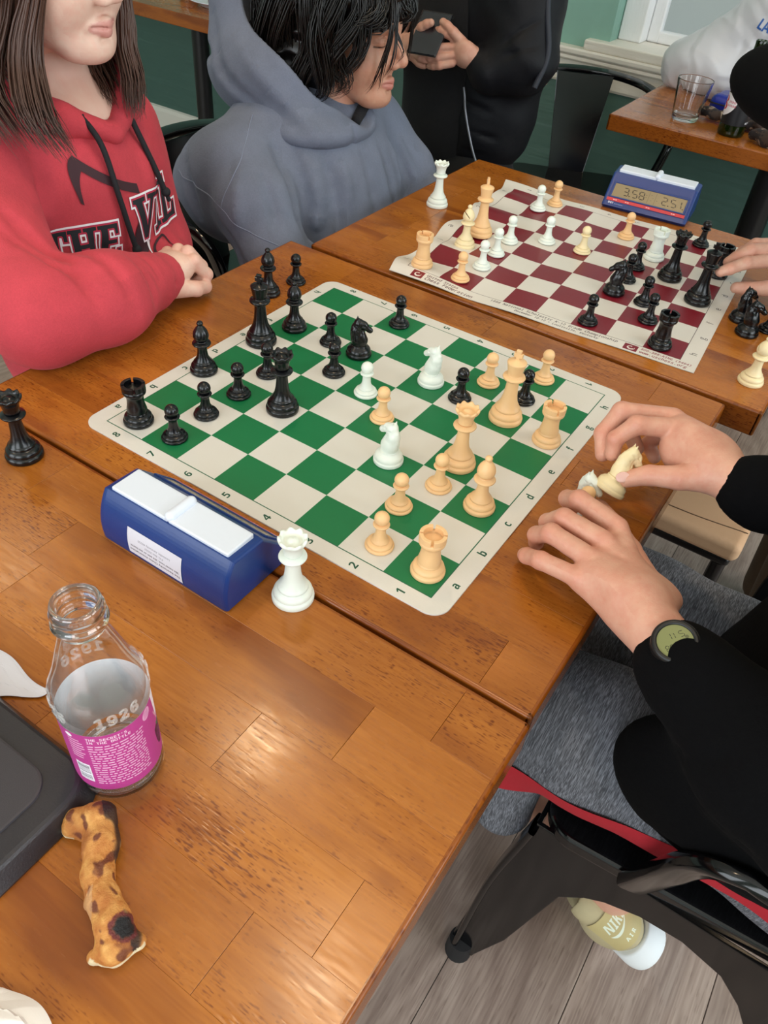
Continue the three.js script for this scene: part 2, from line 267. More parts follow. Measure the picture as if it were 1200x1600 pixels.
function field(prims, extra) {
  return (x, y, z) => {
    let d = 1e3;
    for (const p of prims) {
      let v;
      if (p.t === 'g') { const s = segDist(p, x, y, z); if (s < p.w * 3) { const v = p.depth * Math.exp(-(s * s) / (p.w * p.w)); if (p.soft) { const t = segDist.t; d += t > 0 && t < 1 || s < p.w ? v * (t > 0 && t < 1 ? 1 : 0.5) : v * 0.5; } else d += v * Math.min(1, 4 * segDist.t + 0.15, 4 * (1 - segDist.t) + 0.15); } continue; }
      if (p.t === 'c') { const s = segDist(p, x, y, z); v = s - (p.ra + (p.rb - p.ra) * segDist.t); }
      else {
        let q = x - p.c[0], w = y - p.c[1], e = z - p.c[2]; const m = p.m;
        if (m) { const a = m[0] * q + m[4] * w + m[8] * e, b = m[1] * q + m[5] * w + m[9] * e, c = m[2] * q + m[6] * w + m[10] * e; q = a; w = b; e = c; }
        const a = q / p.r[0], b = w / p.r[1], c = e / p.r[2], k0 = Math.sqrt(a * a + b * b + c * c), k1 = Math.sqrt((a / p.r[0]) ** 2 + (b / p.r[1]) ** 2 + (c / p.r[2]) ** 2);
        v = k1 < 1e-9 ? -Math.min(...p.r) : k0 * (k0 - 1) / k1;
      }
      const k = p.k || 1e-6;
      if (p.minus) { const h = Math.max(k - Math.abs(-v - d), 0) / k; d = Math.max(-v, d) + h * h * k * 0.25; }
      else { const h = Math.max(k - Math.abs(v - d), 0) / k; d = Math.min(v, d) - h * h * k * 0.25; }
    }
    return extra ? d + extra(x, y, z, d) : d;
  };
}
function boundsOf(prims, pad) {
  const lo = [1e9, 1e9, 1e9], hi = [-1e9, -1e9, -1e9];
  for (const p of prims) { if (p.minus || p.t === 'g') continue;
    for (let i = 0; i < 3; i++) {
      if (p.t === 'c') { lo[i] = Math.min(lo[i], p.a[i] - p.ra, p.a[i] + p.d[i] - p.rb); hi[i] = Math.max(hi[i], p.a[i] + p.ra, p.a[i] + p.d[i] + p.rb); }
      else { const r = p.m ? Math.max(...p.r) : p.r[i]; lo[i] = Math.min(lo[i], p.c[i] - r); hi[i] = Math.max(hi[i], p.c[i] + r); }
    } }
  return [lo.map((v) => v - pad), hi.map((v) => v + pad)];
}
// surface nets; returns an indexed geometry with normals from the field
function netMesh(f, lo, hi, cell) {
  const nx = Math.ceil((hi[0] - lo[0]) / cell) + 1, ny = Math.ceil((hi[1] - lo[1]) / cell) + 1, nz = Math.ceil((hi[2] - lo[2]) / cell) + 1, B = 6;
  const val = new Float32Array(nx * ny * nz), id = (i, j, k) => (k * ny + j) * nx + i;
  const half = B * cell * 0.5 * 1.74 * 1.35 + cell * 2;
  for (let k0 = 0; k0 < nz; k0 += B) for (let j0 = 0; j0 < ny; j0 += B) for (let i0 = 0; i0 < nx; i0 += B) {
    const c = f(lo[0] + (i0 + B / 2 - 0.5) * cell, lo[1] + (j0 + B / 2 - 0.5) * cell, lo[2] + (k0 + B / 2 - 0.5) * cell), far = Math.abs(c) > half;
    for (let k = k0; k < Math.min(nz, k0 + B); k++) for (let j = j0; j < Math.min(ny, j0 + B); j++) for (let i = i0; i < Math.min(nx, i0 + B); i++) val[id(i, j, k)] = far ? c : f(lo[0] + i * cell, lo[1] + j * cell, lo[2] + k * cell);
  }
  const vid = new Int32Array(nx * ny * nz).fill(-1), P = [], idx = [];
  const C = []; for (let i = 0; i < 8; i++) C.push([i & 1, (i >> 1) & 1, i >> 2]);
  const E = [[0, 1], [2, 3], [4, 5], [6, 7], [0, 2], [1, 3], [4, 6], [5, 7], [0, 4], [1, 5], [2, 6], [3, 7]];
  for (let k = 0; k < nz - 1; k++) for (let j = 0; j < ny - 1; j++) for (let i = 0; i < nx - 1; i++) {
    let m = 0; for (let c = 0; c < 8; c++) if (val[id(i + C[c][0], j + C[c][1], k + C[c][2])] < 0) m |= 1 << c;
    if (m === 0 || m === 255) continue;
    let x = 0, y = 0, z = 0, n = 0;
    for (const [a, b] of E) { if (((m >> a) & 1) === ((m >> b) & 1)) continue;
      const va = val[id(i + C[a][0], j + C[a][1], k + C[a][2])], vb = val[id(i + C[b][0], j + C[b][1], k + C[b][2])], t = va / (va - vb);
      x += C[a][0] + t * (C[b][0] - C[a][0]); y += C[a][1] + t * (C[b][1] - C[a][1]); z += C[a][2] + t * (C[b][2] - C[a][2]); n++; }
    vid[id(i, j, k)] = P.length / 3; P.push(lo[0] + (i + x / n) * cell, lo[1] + (j + y / n) * cell, lo[2] + (k + z / n) * cell);
  }
  const q = (a, b, c, d, flip) => { if (a < 0 || b < 0 || c < 0 || d < 0) return; flip ? idx.push(a, c, b, a, d, c) : idx.push(a, b, c, a, c, d); };
  for (let k = 1; k < nz - 1; k++) for (let j = 1; j < ny - 1; j++) for (let i = 1; i < nx - 1; i++) {
    const s = val[id(i, j, k)] < 0;
    if (s !== (val[id(i + 1, j, k)] < 0)) q(vid[id(i, j - 1, k - 1)], vid[id(i, j, k - 1)], vid[id(i, j, k)], vid[id(i, j - 1, k)], !s);
    if (s !== (val[id(i, j + 1, k)] < 0)) q(vid[id(i - 1, j, k - 1)], vid[id(i - 1, j, k)], vid[id(i, j, k)], vid[id(i, j, k - 1)], !s);
    if (s !== (val[id(i, j, k + 1)] < 0)) q(vid[id(i - 1, j - 1, k)], vid[id(i, j - 1, k)], vid[id(i, j, k)], vid[id(i - 1, j, k)], !s);
  }
  const N = new Float32Array(P.length), e = cell * 0.6;
  for (let i = 0; i < P.length; i += 3) {
    const x = P[i], y = P[i + 1], z = P[i + 2], a = f(x + e, y, z) - f(x - e, y, z), b = f(x, y + e, z) - f(x, y - e, z), c = f(x, y, z + e) - f(x, y, z - e), l = Math.hypot(a, b, c) || 1;
    N[i] = a / l; N[i + 1] = b / l; N[i + 2] = c / l;
  }
  const g = new THREE.BufferGeometry();
  g.setAttribute('position', new THREE.Float32BufferAttribute(P, 3)); g.setAttribute('normal', new THREE.BufferAttribute(N, 3)); g.setIndex(idx);
  return g;
}
function boxUV(g, s) { // uv in metres / s, from the axis each triangle faces most
  const n = g.index ? g.toNonIndexed() : g, p = n.attributes.position, m = n.attributes.normal, u = new Float32Array(p.count * 2);
  for (let i = 0; i < p.count; i += 3) {
    let a = 0, b = 0, c = 0; for (let q = 0; q < 3; q++) { a += m.getX(i + q); b += m.getY(i + q); c += m.getZ(i + q); } a = Math.abs(a); b = Math.abs(b); c = Math.abs(c);
    for (let q = 0; q < 3; q++) { const x = p.getX(i + q), y = p.getY(i + q), z = p.getZ(i + q), k = (i + q) * 2; if (a >= b && a >= c) { u[k] = z / s; u[k + 1] = y / s; } else if (b >= c) { u[k] = x / s; u[k + 1] = z / s; } else { u[k] = x / s; u[k + 1] = y / s; } }
  }
  n.setAttribute('uv', new THREE.BufferAttribute(u, 2)); return n;
}
function solid(prims, cell, { extra, uv = 0.25, pad = 0.012, clip } = {}) {
  const [lo, hi] = boundsOf(prims, pad);
  if (clip) for (let i = 0; i < 3; i++) { lo[i] = Math.max(lo[i], clip[0][i]); hi[i] = Math.min(hi[i], clip[1][i]); }
  return boxUV(netMesh(field(prims, extra), lo, hi, cell), uv);
}
// ---------------------------------------------------------------- chess pieces (millimetres in the profiles)
const plastic = (hex, rough = 0.38) => std({ color: sc(hex), roughness: rough, bumpMap: tiled(speck, 2), bumpScale: 0.00008 });
const PIECE = { black: std({ color: sc('#08090c'), roughness: 0.24 }), tan: plastic('#f2c58e', 0.42), cream: plastic('#efdcae', 0.42), white: plastic('#e9f0e6', 0.4) };
const mm = (pts) => pts.map(([r, y]) => [r / 1000, y / 1000]);
const baseProfile = (r, h) => [[0, 0], [r - 1, 0], [r, 0.8], [r + 0.2, h * 0.3], [r - 0.5, h * 0.46], [r - 2.1, h * 0.5], [r - 2.2, h * 0.56], [r - 1.5, h * 0.62], [r - 1.8, h * 0.8], [r - 3.4, h * 0.98], [r - 5.6, h * 1.08], [r - 6.6, h * 1.1], [r - 5.6, h * 1.18], [r - 5.7, h * 1.3], [r - 7.0, h * 1.36]];
const G = {};
function ring(r0, r1, y0, y1, gaps, gapAngle) { // battlement: arc blocks with gaps between them
  const list = [], step = Math.PI * 2 / gaps;
  for (let i = 0; i < gaps; i++) {
    const s = new THREE.Shape(), a = i * step + gapAngle / 2, b = (i + 1) * step - gapAngle / 2;
    s.absarc(0, 0, r1, a, b, false); s.absarc(0, 0, r0, b, a, true);
    list.push(new THREE.ExtrudeGeometry(s, { depth: y1 - y0, bevelEnabled: true, bevelSize: 0.0003, bevelThickness: 0.0003, bevelSegments: 1, curveSegments: 8 }).rotateX(-Math.PI / 2).translate(0, y0, 0));
  }
  return merge(list);
}
G.pawn = { body: lathe(mm([...baseProfile(15.5, 8), [7.2, 13.2], [5.7, 18], [5.2, 24], [5.4, 28], [6.6, 29.6], [8.6, 30.4], [8.9, 31.4], [8.2, 32.4], [5, 33.2], [0, 33.4]])), head: new THREE.SphereGeometry(0.0080, 28, 18).translate(0, 0.0393, 0) };
G.rook = { body: lathe(mm([...baseProfile(18, 12), [12, 19], [10.6, 25], [9.9, 31], [10, 36], [11, 39.5], [13.4, 42], [13.8, 43.5], [13.8, 47.5], [10.2, 47.5], [9.8, 45.4], [0, 44.8]])), battlement: ring(0.0103, 0.0137, 0.0472, 0.0535, 4, 0.26) };
G.bishop = (() => {
  const head = new Brush(lathe(mm([[0, 45], ...spline([[6.4, 45.6], [9.4, 49], [10.2, 53.5], [8.9, 58.8], [6, 63.5], [3.3, 66.4]], 24), [3, 67], ...spline([[3, 67.2], [4.1, 69], [3.6, 71.4], [1.6, 73]], 10), [0, 73.3]]), 40));
  const slot = new Brush(box(0.030, 0.0014, 0.022, 0.011, 0, 0)); slot.rotation.z = 0.85; slot.position.set(0.0035, 0.0560, 0); slot.updateMatrixWorld(); head.updateMatrixWorld();
  return { body: lathe(mm([...baseProfile(18, 12), [10.2, 18], [7.4, 23], [6.4, 30], [6.3, 36], [7.2, 38.4], [11.6, 40.2], [12.2, 41.6], [11.4, 43], [7.4, 44], [7.6, 45], [6.4, 45.8], [0, 46]])), mitre: new Evaluator().evaluate(head, slot, SUBTRACTION).geometry };
})();
G.queen = (() => {
  const n = 72, rows = mm([[6.5, 60], [8.6, 61.2], [8.9, 62.6], [8.4, 64], [9.2, 69], [10.6, 73.4], [13.2, 76.4], [13.9, 78.2], [13.4, 80.4], [11.2, 80.2], [10, 77.6], [8.6, 76.2], [6.2, 76.6], [5.2, 77.8], [3.2, 79], [0, 79.4]]), P = [], I = [];
  rows.forEach(([r, y], j) => { for (let i = 0; i <= n; i++) { const a = i / n * Math.PI * 2, w = j >= 6 && j <= 9 ? (j === 8 || j === 9 ? 1 : 0.5) : 0, c = Math.cos(a * 9); P.push((r + w * 0.0006 * c) * Math.cos(a), y + w * 0.0011 * c, (r + w * 0.0006 * c) * Math.sin(a)); if (j && i) { const q = j * (n + 1) + i; I.push(q - 1, q, q - n - 1, q - 1, q - n - 1, q - n - 2); } } });
  const crown = new THREE.BufferGeometry(); crown.setAttribute('position', new THREE.Float32BufferAttribute(P, 3)); crown.setIndex(I); crown.computeVertexNormals();
  return { body: lathe(mm([...baseProfile(20.6, 14), [12.6, 21], [9.8, 26], [8.1, 34], [7.2, 44], [6.8, 51], [7.6, 53.4], [12.6, 55.2], [13.5, 56.8], [13, 58.2], [9, 59.6], [7, 60.2], [0, 60.2]])), coronet: boxUV(crown, 0.05) };
})();
G.king = (() => {
  const s = new THREE.Shape(); [[-1.3, 0], [-1.7, 2.8], [-4.0, 3.2], [-4.2, 6.6], [-1.7, 6.2], [-2.2, 9.8], [2.2, 9.8], [1.7, 6.2], [4.2, 6.6], [4.0, 3.2], [1.7, 2.8], [1.3, 0]].forEach(([x, y], i) => i ? s.lineTo(x / 1000, y / 1000) : s.moveTo(x / 1000, y / 1000));
  return { body: lathe(mm([...baseProfile(21.6, 15), [13.6, 23], [10.6, 29], [8.9, 38], [7.9, 49], [7.5, 57], [8.6, 59.4], [13.4, 61.4], [14.3, 63.2], [13.6, 65], [9.6, 66.4], [8.8, 67.4], [9.4, 69.6], [10.4, 76], [11.9, 82.4], [12.2, 84], [11.2, 85], [7.4, 86.8], [3.8, 88.4], [2.4, 89.4], [0, 89.6]])), cross: new THREE.ExtrudeGeometry(s, { depth: 0.0026, bevelEnabled: true, bevelSize: 0.0006, bevelThickness: 0.0006, bevelSegments: 2 }).scale(1.2, 1.2, 1.2).translate(0, 0.0880, -0.0016) };
})();
G.knight = (() => { // faces +x
  const m = (a) => a.map((v) => v / 1000), c = (a, b, ra, rb, k = 4) => cap(m(a), m(b), ra / 1000, rb / 1000, k / 1000);
  const pr = [c([0, 17, 0], [-2.5, 27, 0], 10, 8.8), c([-2.5, 27, 0], [-5, 38, 0], 8.8, 7), c([-5, 38, 0], [-2, 48, 0], 7, 6), c([4.5, 24, 0], [2.5, 34, 0], 7.2, 4.6, 5), c([-2, 48.5, 0], [5, 46, 0], 5.8, 5.2), c([5, 46, 0], [13.5, 39.2, 0], 5, 3.3, 3), c([12.6, 39.6, 0], [14.2, 38.6, 0], 3.9, 3.6, 2),
    c([-3.4, 51, 2.4], [-4.2, 58, 3.2], 2, 0.7, 2), c([-3.4, 51, -2.4], [-4.2, 58, -3.2], 2, 0.7, 2),
    c([-9.5, 32, 0], [-8.6, 44, 0], 2.6, 2.6, 2.5), c([-8.6, 44, 0], [-3.6, 53, 0], 2.6, 2.2, 2.5), c([-4, 22, 0], [-9.5, 32, 0], 3.2, 2.6, 2.5)];
  for (const s of [-1, 1]) { pr.push(minus(cap(m([4.5, 47.4, 5.6 * s]), m([7, 46, 5.4 * s]), 0.0012, 0.0008, 0.0015))); pr.push(minus(cap(m([14.6, 37.2, 3.4 * s]), m([11.4, 38.4, 4 * s]), 0.0007, 0.0005, 0.001)));
    for (let i = 0; i < 4; i++) pr.push(crease(m([-9 + i, 30 + i * 6, 4.4 * s]), m([-4 + i * 1.4, 27 + i * 6.4, 7.6 * s]), 0.0011, 0.0008));
    pr.push(crease(m([1.5, 44, 5.5 * s]), m([2.4, 33, 5.6 * s]), 0.0014, 0.0008)); }
  return { base: lathe(mm([[0, 0], [17, 0], [18, 1], [18.1, 4.2], [17.4, 5.4], [16.4, 5.9], [16.8, 7], [16.2, 10.4], [13.6, 13.6], [11, 15.2], [11.2, 16.4], [10.4, 18], [0, 18]])), horse_head: solid(pr, 0.0009, { uv: 0.05, pad: 0.003 }) };
})();
const NAMES = { pawn: 'chess_pawn', rook: 'chess_rook', bishop: 'chess_bishop', knight: 'chess_knight', queen: 'chess_queen', king: 'chess_king' };
const COLOUR = { black: 'black', tan: 'tan', cream: 'cream', white: 'white' };
const protos = {};
function piece(kind, colour, x, y, z, turn, label, group) {
  const key = kind + colour; let o;
  if (!protos[key]) { o = new THREE.Group(); for (const k in G[kind]) part(k, G[kind][k], PIECE[colour], o); protos[key] = o; } else o = protos[key].clone();
  o.name = numbered(NAMES[kind]); o.position.set(x, y, z); o.rotation.set(0, turn, 0); scene.add(o);
  return tag(o, label, 'chess piece', group);
}
// boards -----------------------------------------------------------------------
const SQ = 0.05715, FILES = 'abcdefgh';
function textAt(g, str, x, y, size, rot, font = 'sans-serif', align = 'center') { g.save(); g.translate(x, y); g.rotate(rot); g.font = font === 'bold' ? 'bold ' + size + 'px sans-serif' : size + 'px ' + font; g.textAlign = align; g.textBaseline = 'middle'; g.fillText(str, 0, 0); g.restore(); }
const greenMap = canvasTex(2048, 2048, (g, w) => { // canvas x = world x, canvas y = world z; rank 1 on the right
  const k = w / 0.501, c = w / 2, s = SQ * k; g.fillStyle = '#dad6cd'; g.fillRect(0, 0, w, w);
  for (let r = 0; r < 8; r++) for (let f = 0; f < 8; f++) if ((r + f) % 2 === 0) { g.fillStyle = '#04713f'; g.fillRect(c + (3 - r) * s, c + (3 - f) * s, s, s); }
  g.strokeStyle = '#1c5f41'; g.lineWidth = 5; g.strokeRect(c - 4 * s, c - 4 * s, 8 * s, 8 * s);
  g.fillStyle = '#0f4a34'; const e = 4 * s + 0.0113 * k, z = 0.0134 * k, B = 'bold';
  for (let i = 0; i < 8; i++) {
    const p = c + (3.5 - i) * s;
    textAt(g, FILES[i], c + e, p, z, -Math.PI / 2, B); textAt(g, FILES[i], c - e, p, z, Math.PI / 2, B);
    textAt(g, String(i + 1), p, c + e, z, -Math.PI / 2, B); textAt(g, String(i + 1), p, c - e, z, Math.PI / 2, B);
  }
});
{
  const w = 0.2505, d = 0.2485, r = 0.02, s = new THREE.Shape();
  s.moveTo(-w + r, -d); s.lineTo(w - r, -d); s.absarc(w - r, -d + r, r, -Math.PI / 2, 0); s.lineTo(w, d - r); s.absarc(w - r, d - r, r, 0, Math.PI / 2); s.lineTo(-w + r, d); s.absarc(-w + r, d - r, r, Math.PI / 2, Math.PI); s.lineTo(-w, -d + r); s.absarc(-w + r, -d + r, r, Math.PI, Math.PI * 1.5);
  greenMap.repeat.set(1 / 0.501, 1 / 0.501); greenMap.offset.set(0.5, 0.5);
  const m = part('chessboard', new THREE.ExtrudeGeometry(s, { depth: 0.0016, bevelEnabled: true, bevelSize: 0.0003, bevelThickness: 0.0002, bevelSegments: 1, curveSegments: 10 }).rotateX(-Math.PI / 2), std({ map: greenMap, roughness: 0.5, bumpMap: tiled(speck, 30), bumpScale: 0.00005 }), scene);
  m.position.y = T + 0.0003; tag(m, 'green and cream roll-up chessboard with rounded corners on the middle table', 'chessboard');
}
const MB = { x: 0.037, z: -0.6055, turn: 0.073, w: 0.2545, d: 0.2545 };
const maroonMap = canvasTex(2048, 2048, (g, w) => { // rank 1 on the left, file h in front
  const k = w / (2 * MB.w), c = w / 2, s = SQ * k; g.fillStyle = '#dfd9cf'; g.fillRect(0, 0, w, w);
  for (let r = 0; r < 8; r++) for (let f = 0; f < 8; f++) if ((r + f) % 2 === 0) { g.fillStyle = '#7c1826'; g.fillRect(c + (r - 4) * s, c + (f - 4) * s, s, s); }
  g.strokeStyle = '#3a2a2c'; g.lineWidth = 3; g.strokeRect(c - 4 * s, c - 4 * s, 8 * s, 8 * s);
  g.fillStyle = '#3b3032'; const e = 4 * s + 0.0135 * k, z = 0.0145 * k;
  for (let i = 0; i < 8; i++) { const p = c + (i - 3.5) * s; textAt(g, FILES[i], c + e, p, z, -Math.PI / 2); textAt(g, FILES[i], c - e, p, z, Math.PI / 2); textAt(g, String(i + 1), c + (i - 3.5) * s, c - e, z * 0.8, Math.PI / 2); }
  const y = c + 4 * s + 0.012 * k, t = (str, x, dy, size, col) => { g.fillStyle = col; g.save(); g.translate(c + x * k, y + dy * k); g.transform(1, 0, -0.16, 1, 0, 0); g.font = 'bold ' + size * k + 'px monospace'; g.textBaseline = 'middle'; g.textAlign = 'left'; g.scale(0.86, 1); g.fillText(str, 0, 0); g.restore(); };
  const crest = (x) => { g.fillStyle = '#7c1826'; g.fillRect(c + x * k, y - 0.0085 * k, 0.021 * k, 0.018 * k); g.fillStyle = '#dfd9cf'; g.beginPath(); g.ellipse(c + (x + 0.011) * k, y + 0.001 * k, 0.006 * k, 0.0055 * k, 0, 0, 7); g.fill(); g.fillStyle = '#7c1826'; g.beginPath(); g.ellipse(c + (x + 0.0105) * k, y + 0.0005 * k, 0.0035 * k, 0.0028 * k, 0.4, 0, 7); g.fill(); g.fillRect(c + (x + 0.012) * k, y - 0.006 * k, 0.004 * k, 0.008 * k); };
  crest(-0.2150); t('United States', -0.189, -0.0045, 0.0085, '#4c2229'); t('Chess Federation', -0.189, 0.0045, 0.0105, '#4c2229');
  t('1998 National Scholastic K-12 Grade Championship', -0.075, -0.0045, 0.0085, '#3b2a2c'); t('December 10-12 • Louisville, Kentucky', -0.03, 0.0045, 0.0072, '#3b2a2c');
  crest(0.146); t('800-388-KING (5464)', 0.171, -0.0045, 0.0078, '#7c1826'); t('www.uschess.org', 0.171, 0.0045, 0.0092, '#7c1826');
});
function maroonHeight(lx, lz) { // the vinyl lies wavy and curls up along its left and near edge
  const left = smooth(-0.10, -0.25, lx), near = smooth(0.19, 0.25, lz), back = smooth(-0.2, -0.25, lz);
  return 0.0012 + 0.0042 * left * (1 + Math.sin(lz * 62 + 0.6)) + 0.0016 * (1 + Math.sin(lx * 38 + lz * 9)) * (1 - left) * (0.25 + 0.75 * smooth(0.1, -0.2, lx)) + 0.008 * left * back + 0.004 * left * near;
}
{
  const n = 110, g = new THREE.PlaneGeometry(MB.w * 2, MB.d * 2, n, n).rotateX(-Math.PI / 2), p = g.attributes.position;
  for (let i = 0; i < p.count; i++) { const x = p.getX(i), z = p.getZ(i); p.setXYZ(i, x - 0.006 * smooth(-0.2, -0.26, x) * Math.sin(z * 40), maroonHeight(x, z), z); }
  g.computeVertexNormals();
  const low = g.clone().translate(0, -0.0008, 0), li = low.index.array; for (let i = 0; i < li.length; i += 3) { const q = li[i]; li[i] = li[i + 1]; li[i + 1] = q; } low.computeVertexNormals();
  const m = part('chessboard', merge([g, low]), std({ map: maroonMap, roughness: 0.36, bumpMap: tiled(speck, 20), bumpScale: 0.00006 }), scene);
  m.position.set(MB.x, T, MB.z); m.rotation.y = MB.turn; tag(m, 'maroon and cream roll-up chessboard with wavy edges and printed border on the far table', 'chessboard');
}
const ON_GREEN = [['black', 'rook', -0.1990, 0.2058], ['black', 'pawn', -0.1434, 0.2021], ['black', 'pawn', -0.1472, 0.1449], ['black', 'bishop', -0.2175, 0.0746], ['black', 'pawn', -0.1459, 0.0874], ['black', 'queen', -0.0836, 0.0761], ['black', 'pawn', -0.1488, 0.0270], ['black', 'king', -0.2088, -0.0303], ['black', 'bishop', -0.1973, -0.0899], ['black', 'pawn', -0.1336, -0.0915], ['black', 'pawn', -0.0839, -0.0322], ['black', 'knight', -0.0854, -0.0923], ['black', 'pawn', -0.0876, -0.1997], ['white', 'pawn', -0.0232, -0.0203], ['white', 'knight', 0.0292, -0.0982], ['tan', 'pawn', 0.0245, 0.0126], ['white', 'knight', 0.0770, 0.0771], ['black', 'pawn', 0.0788, -0.0902], ['tan', 'pawn', 0.0908, -0.1483], ['tan', 'king', 0.1468, -0.0897], ['black', 'pawn', 0.1468, -0.1428], ['tan', 'pawn', 0.1461, -0.2062], ['tan', 'rook', 0.2095, -0.0802], ['tan', 'queen', 0.1454, 0.0297], ['tan', 'bishop', 0.2019, 0.0814], ['tan', 'pawn', 0.1481, 0.0803], ['tan', 'pawn', 0.1310, 0.1374], ['tan', 'pawn', 0.1480, 0.2007], ['tan', 'rook', 0.2073, 0.2007]];
const ON_MAROON = [['tan', 'rook', -0.1594, -0.3789], ['cream', 'bishop', -0.1498, -0.5084], ['tan', 'king', -0.1502, -0.5654], ['tan', 'pawn', -0.0899, -0.3872], ['white', 'pawn', -0.0854, -0.4531], ['white', 'pawn', -0.0911, -0.5152], ['white', 'pawn', -0.0968, -0.5782], ['white', 'pawn', -0.0467, -0.6309], ['white', 'pawn', -0.1259, -0.7600], ['tan', 'pawn', -0.1117, -0.8091], ['cream', 'pawn', 0.0191, -0.6403], ['tan', 'pawn', 0.0571, -0.7608], ['white', 'rook', 0.1303, -0.7081], ['black', 'pawn', 0.1194, -0.6459], ['black', 'pawn', 0.1243, -0.5876], ['black', 'queen', 0.1789, -0.6498], ['black', 'pawn', 0.1796, -0.8307], ['black', 'king', 0.2444, -0.5950], ['black', 'rook', 0.2421, -0.7197], ['black', 'knight', 0.1237, -0.5280], ['black', 'pawn', 0.1758, -0.5254], ['black', 'pawn', 0.2028, -0.4717], ['black', 'rook', 0.2434, -0.4100], ['black', 'pawn', 0.1299, -0.4035]];
const turnOf = { knight: { black: 0.6, white: Math.PI - 0.25 }, bishop: { black: 2.3, tan: 2.6, cream: 3.9 } };
for (const [c, k, x, z] of ON_GREEN) {
  const sq = FILES[Math.floor(4 - z / SQ)] + (Math.floor(4 - x / SQ) + 1);
  piece(k, c, x, T + 0.0021, z, turnOf[k]?.[c] ?? rr(0, 6), `${c} plastic ${k} on square ${sq} of the green chessboard`, `${c} pieces on the green chessboard`);
}
for (const [c, k, x, z] of ON_MAROON) {
  const dx = x - MB.x, dz = z - MB.z, lx = dx * Math.cos(MB.turn) - dz * Math.sin(MB.turn), lz = dx * Math.sin(MB.turn) + dz * Math.cos(MB.turn), sq = FILES[Math.floor(4 + lz / SQ)] + (Math.floor(4 + lx / SQ) + 1);
  piece(k, c, x, T + maroonHeight(lx, lz) + 0.0006, z, k === 'knight' ? Math.PI - 2.74 + 0.0 + Math.PI * 0 + 3.1 : turnOf[k]?.[c] ?? rr(0, 6), `${c} plastic ${k} on square ${sq} of the maroon chessboard`, `${c} pieces on the maroon chessboard`);
}
const offBoard = [['queen', 'white', 0.1197, 0.3087, 1, 'white queen on bare wood beside the nearer blue chess clock'], ['queen', 'black', -0.2496, 0.3285, 1, 'black queen on bare wood at the left edge of the picture'], ['bishop', 'black', -0.2943, -0.1482, 2.4, 'black bishop on bare wood behind the black king'], ['pawn', 'black', -0.2864, -0.2053, 1, 'black pawn on bare wood at the left end of the middle table'],
  ['queen', 'white', -0.2858, -0.6407, 1, 'white queen on bare wood in front of the grey hoodie'], ['knight', 'black', 0.3395, -0.5456, 0.35, 'black knight on bare wood, front one of two beside the maroon board'], ['knight', 'black', 0.3190, -0.5850, 0.9, 'black knight on bare wood, rear one of two beside the maroon board'], ['pawn', 'black', 0.3640, -0.5800, 1, 'black pawn on bare wood cut by the right picture edge'], ['bishop', 'cream', 0.3817, -0.4041, 2.6, 'cream bishop alone on bare wood at the right end of the far table']];
for (const [k, c, x, z, t, label] of offBoard) piece(k, c, x, T + 0.0002, z, t, label, 'captured pieces standing on the tables');
// ---------------------------------------------------------------- chess clocks (display side faces +z)
M.navy = std({ color: sc('#0b3478'), roughness: 0.32, bumpMap: tiled(speck, 12), bumpScale: 0.00006 });
M.rocker = std({ color: sc('#dfe6f2'), roughness: 0.3 });
M.red = std({ color: sc('#c2303c'), roughness: 0.4 });
function digit(g, x, y, w, h, n) { // seven bars
  const on = { 0: 'abcdef', 1: 'bc', 2: 'abged', 3: 'abgcd', 4: 'fgbc', 5: 'afgcd', 6: 'afgedc', 7: 'abc', 8: 'abcdefg', 9: 'abcdfg' }[n], t = h * 0.1, bar = (a, b, c, d) => { g.beginPath(); const L = Math.hypot(c - a, d - b), ux = (c - a) / L, uy = (d - b) / L; g.moveTo(a, b); g.lineTo(a + (ux + uy) * t / 2, b + (uy - ux) * t / 2); g.lineTo(c - (ux - uy) * t / 2, d - (uy + ux) * t / 2); g.lineTo(c, d); g.lineTo(c - (ux + uy) * t / 2, d - (uy - ux) * t / 2); g.lineTo(a + (ux - uy) * t / 2, b + (uy + ux) * t / 2); g.fill(); };
  const X = (k) => x + k * w, s = 0.04 * h, sk = -0.06 * h, P = { a: [0, 0, 1, 0], b: [1, 0, 1, 1], c: [1, 1, 1, 2], d: [0, 2, 1, 2], e: [0, 1, 0, 2], f: [0, 0, 0, 1], g: [0, 1, 1, 1] };
  for (const q of on) { let [a, b, c, d] = P[q]; const m = (u, v) => [X(u) - (v - 1) * sk, y + v * h / 2], A = m(a, b), B = m(c, d), L = Math.hypot(B[0] - A[0], B[1] - A[1]), ux = (B[0] - A[0]) / L * s, uy = (B[1] - A[1]) / L * s; bar(A[0] + ux, A[1] + uy, B[0] - ux, B[1] - uy); }
}
const lcdTex = canvasTex(1024, 256, (g, w, h) => {
  g.fillStyle = '#8d7c5c'; g.fillRect(0, 0, w, h); g.fillStyle = '#16120e'; g.strokeStyle = '#4c4234';
  digit(g, 150, 62, 66, 136, 3); g.fillRect(236, 186, 18, 18); digit(g, 275, 62, 66, 136, 5); digit(g, 375, 62, 66, 136, 8);
  digit(g, 700, 62, 66, 136, 2); g.fillRect(786, 186, 18, 18); digit(g, 825, 62, 66, 136, 5); digit(g, 900, 62, 66, 136, 1); g.fillRect(992, 188, 16, 16);
  g.lineWidth = 3; for (const x of [505, 600]) { g.beginPath(); g.moveTo(x, 20); g.lineTo(x, 236); g.stroke(); }
  g.fillStyle = '#6e6048'; for (const [x, y] of [[462, 90], [462, 130], [530, 70], [560, 120], [540, 170], [620, 150]]) g.fillRect(x, y, 16, 12);
});
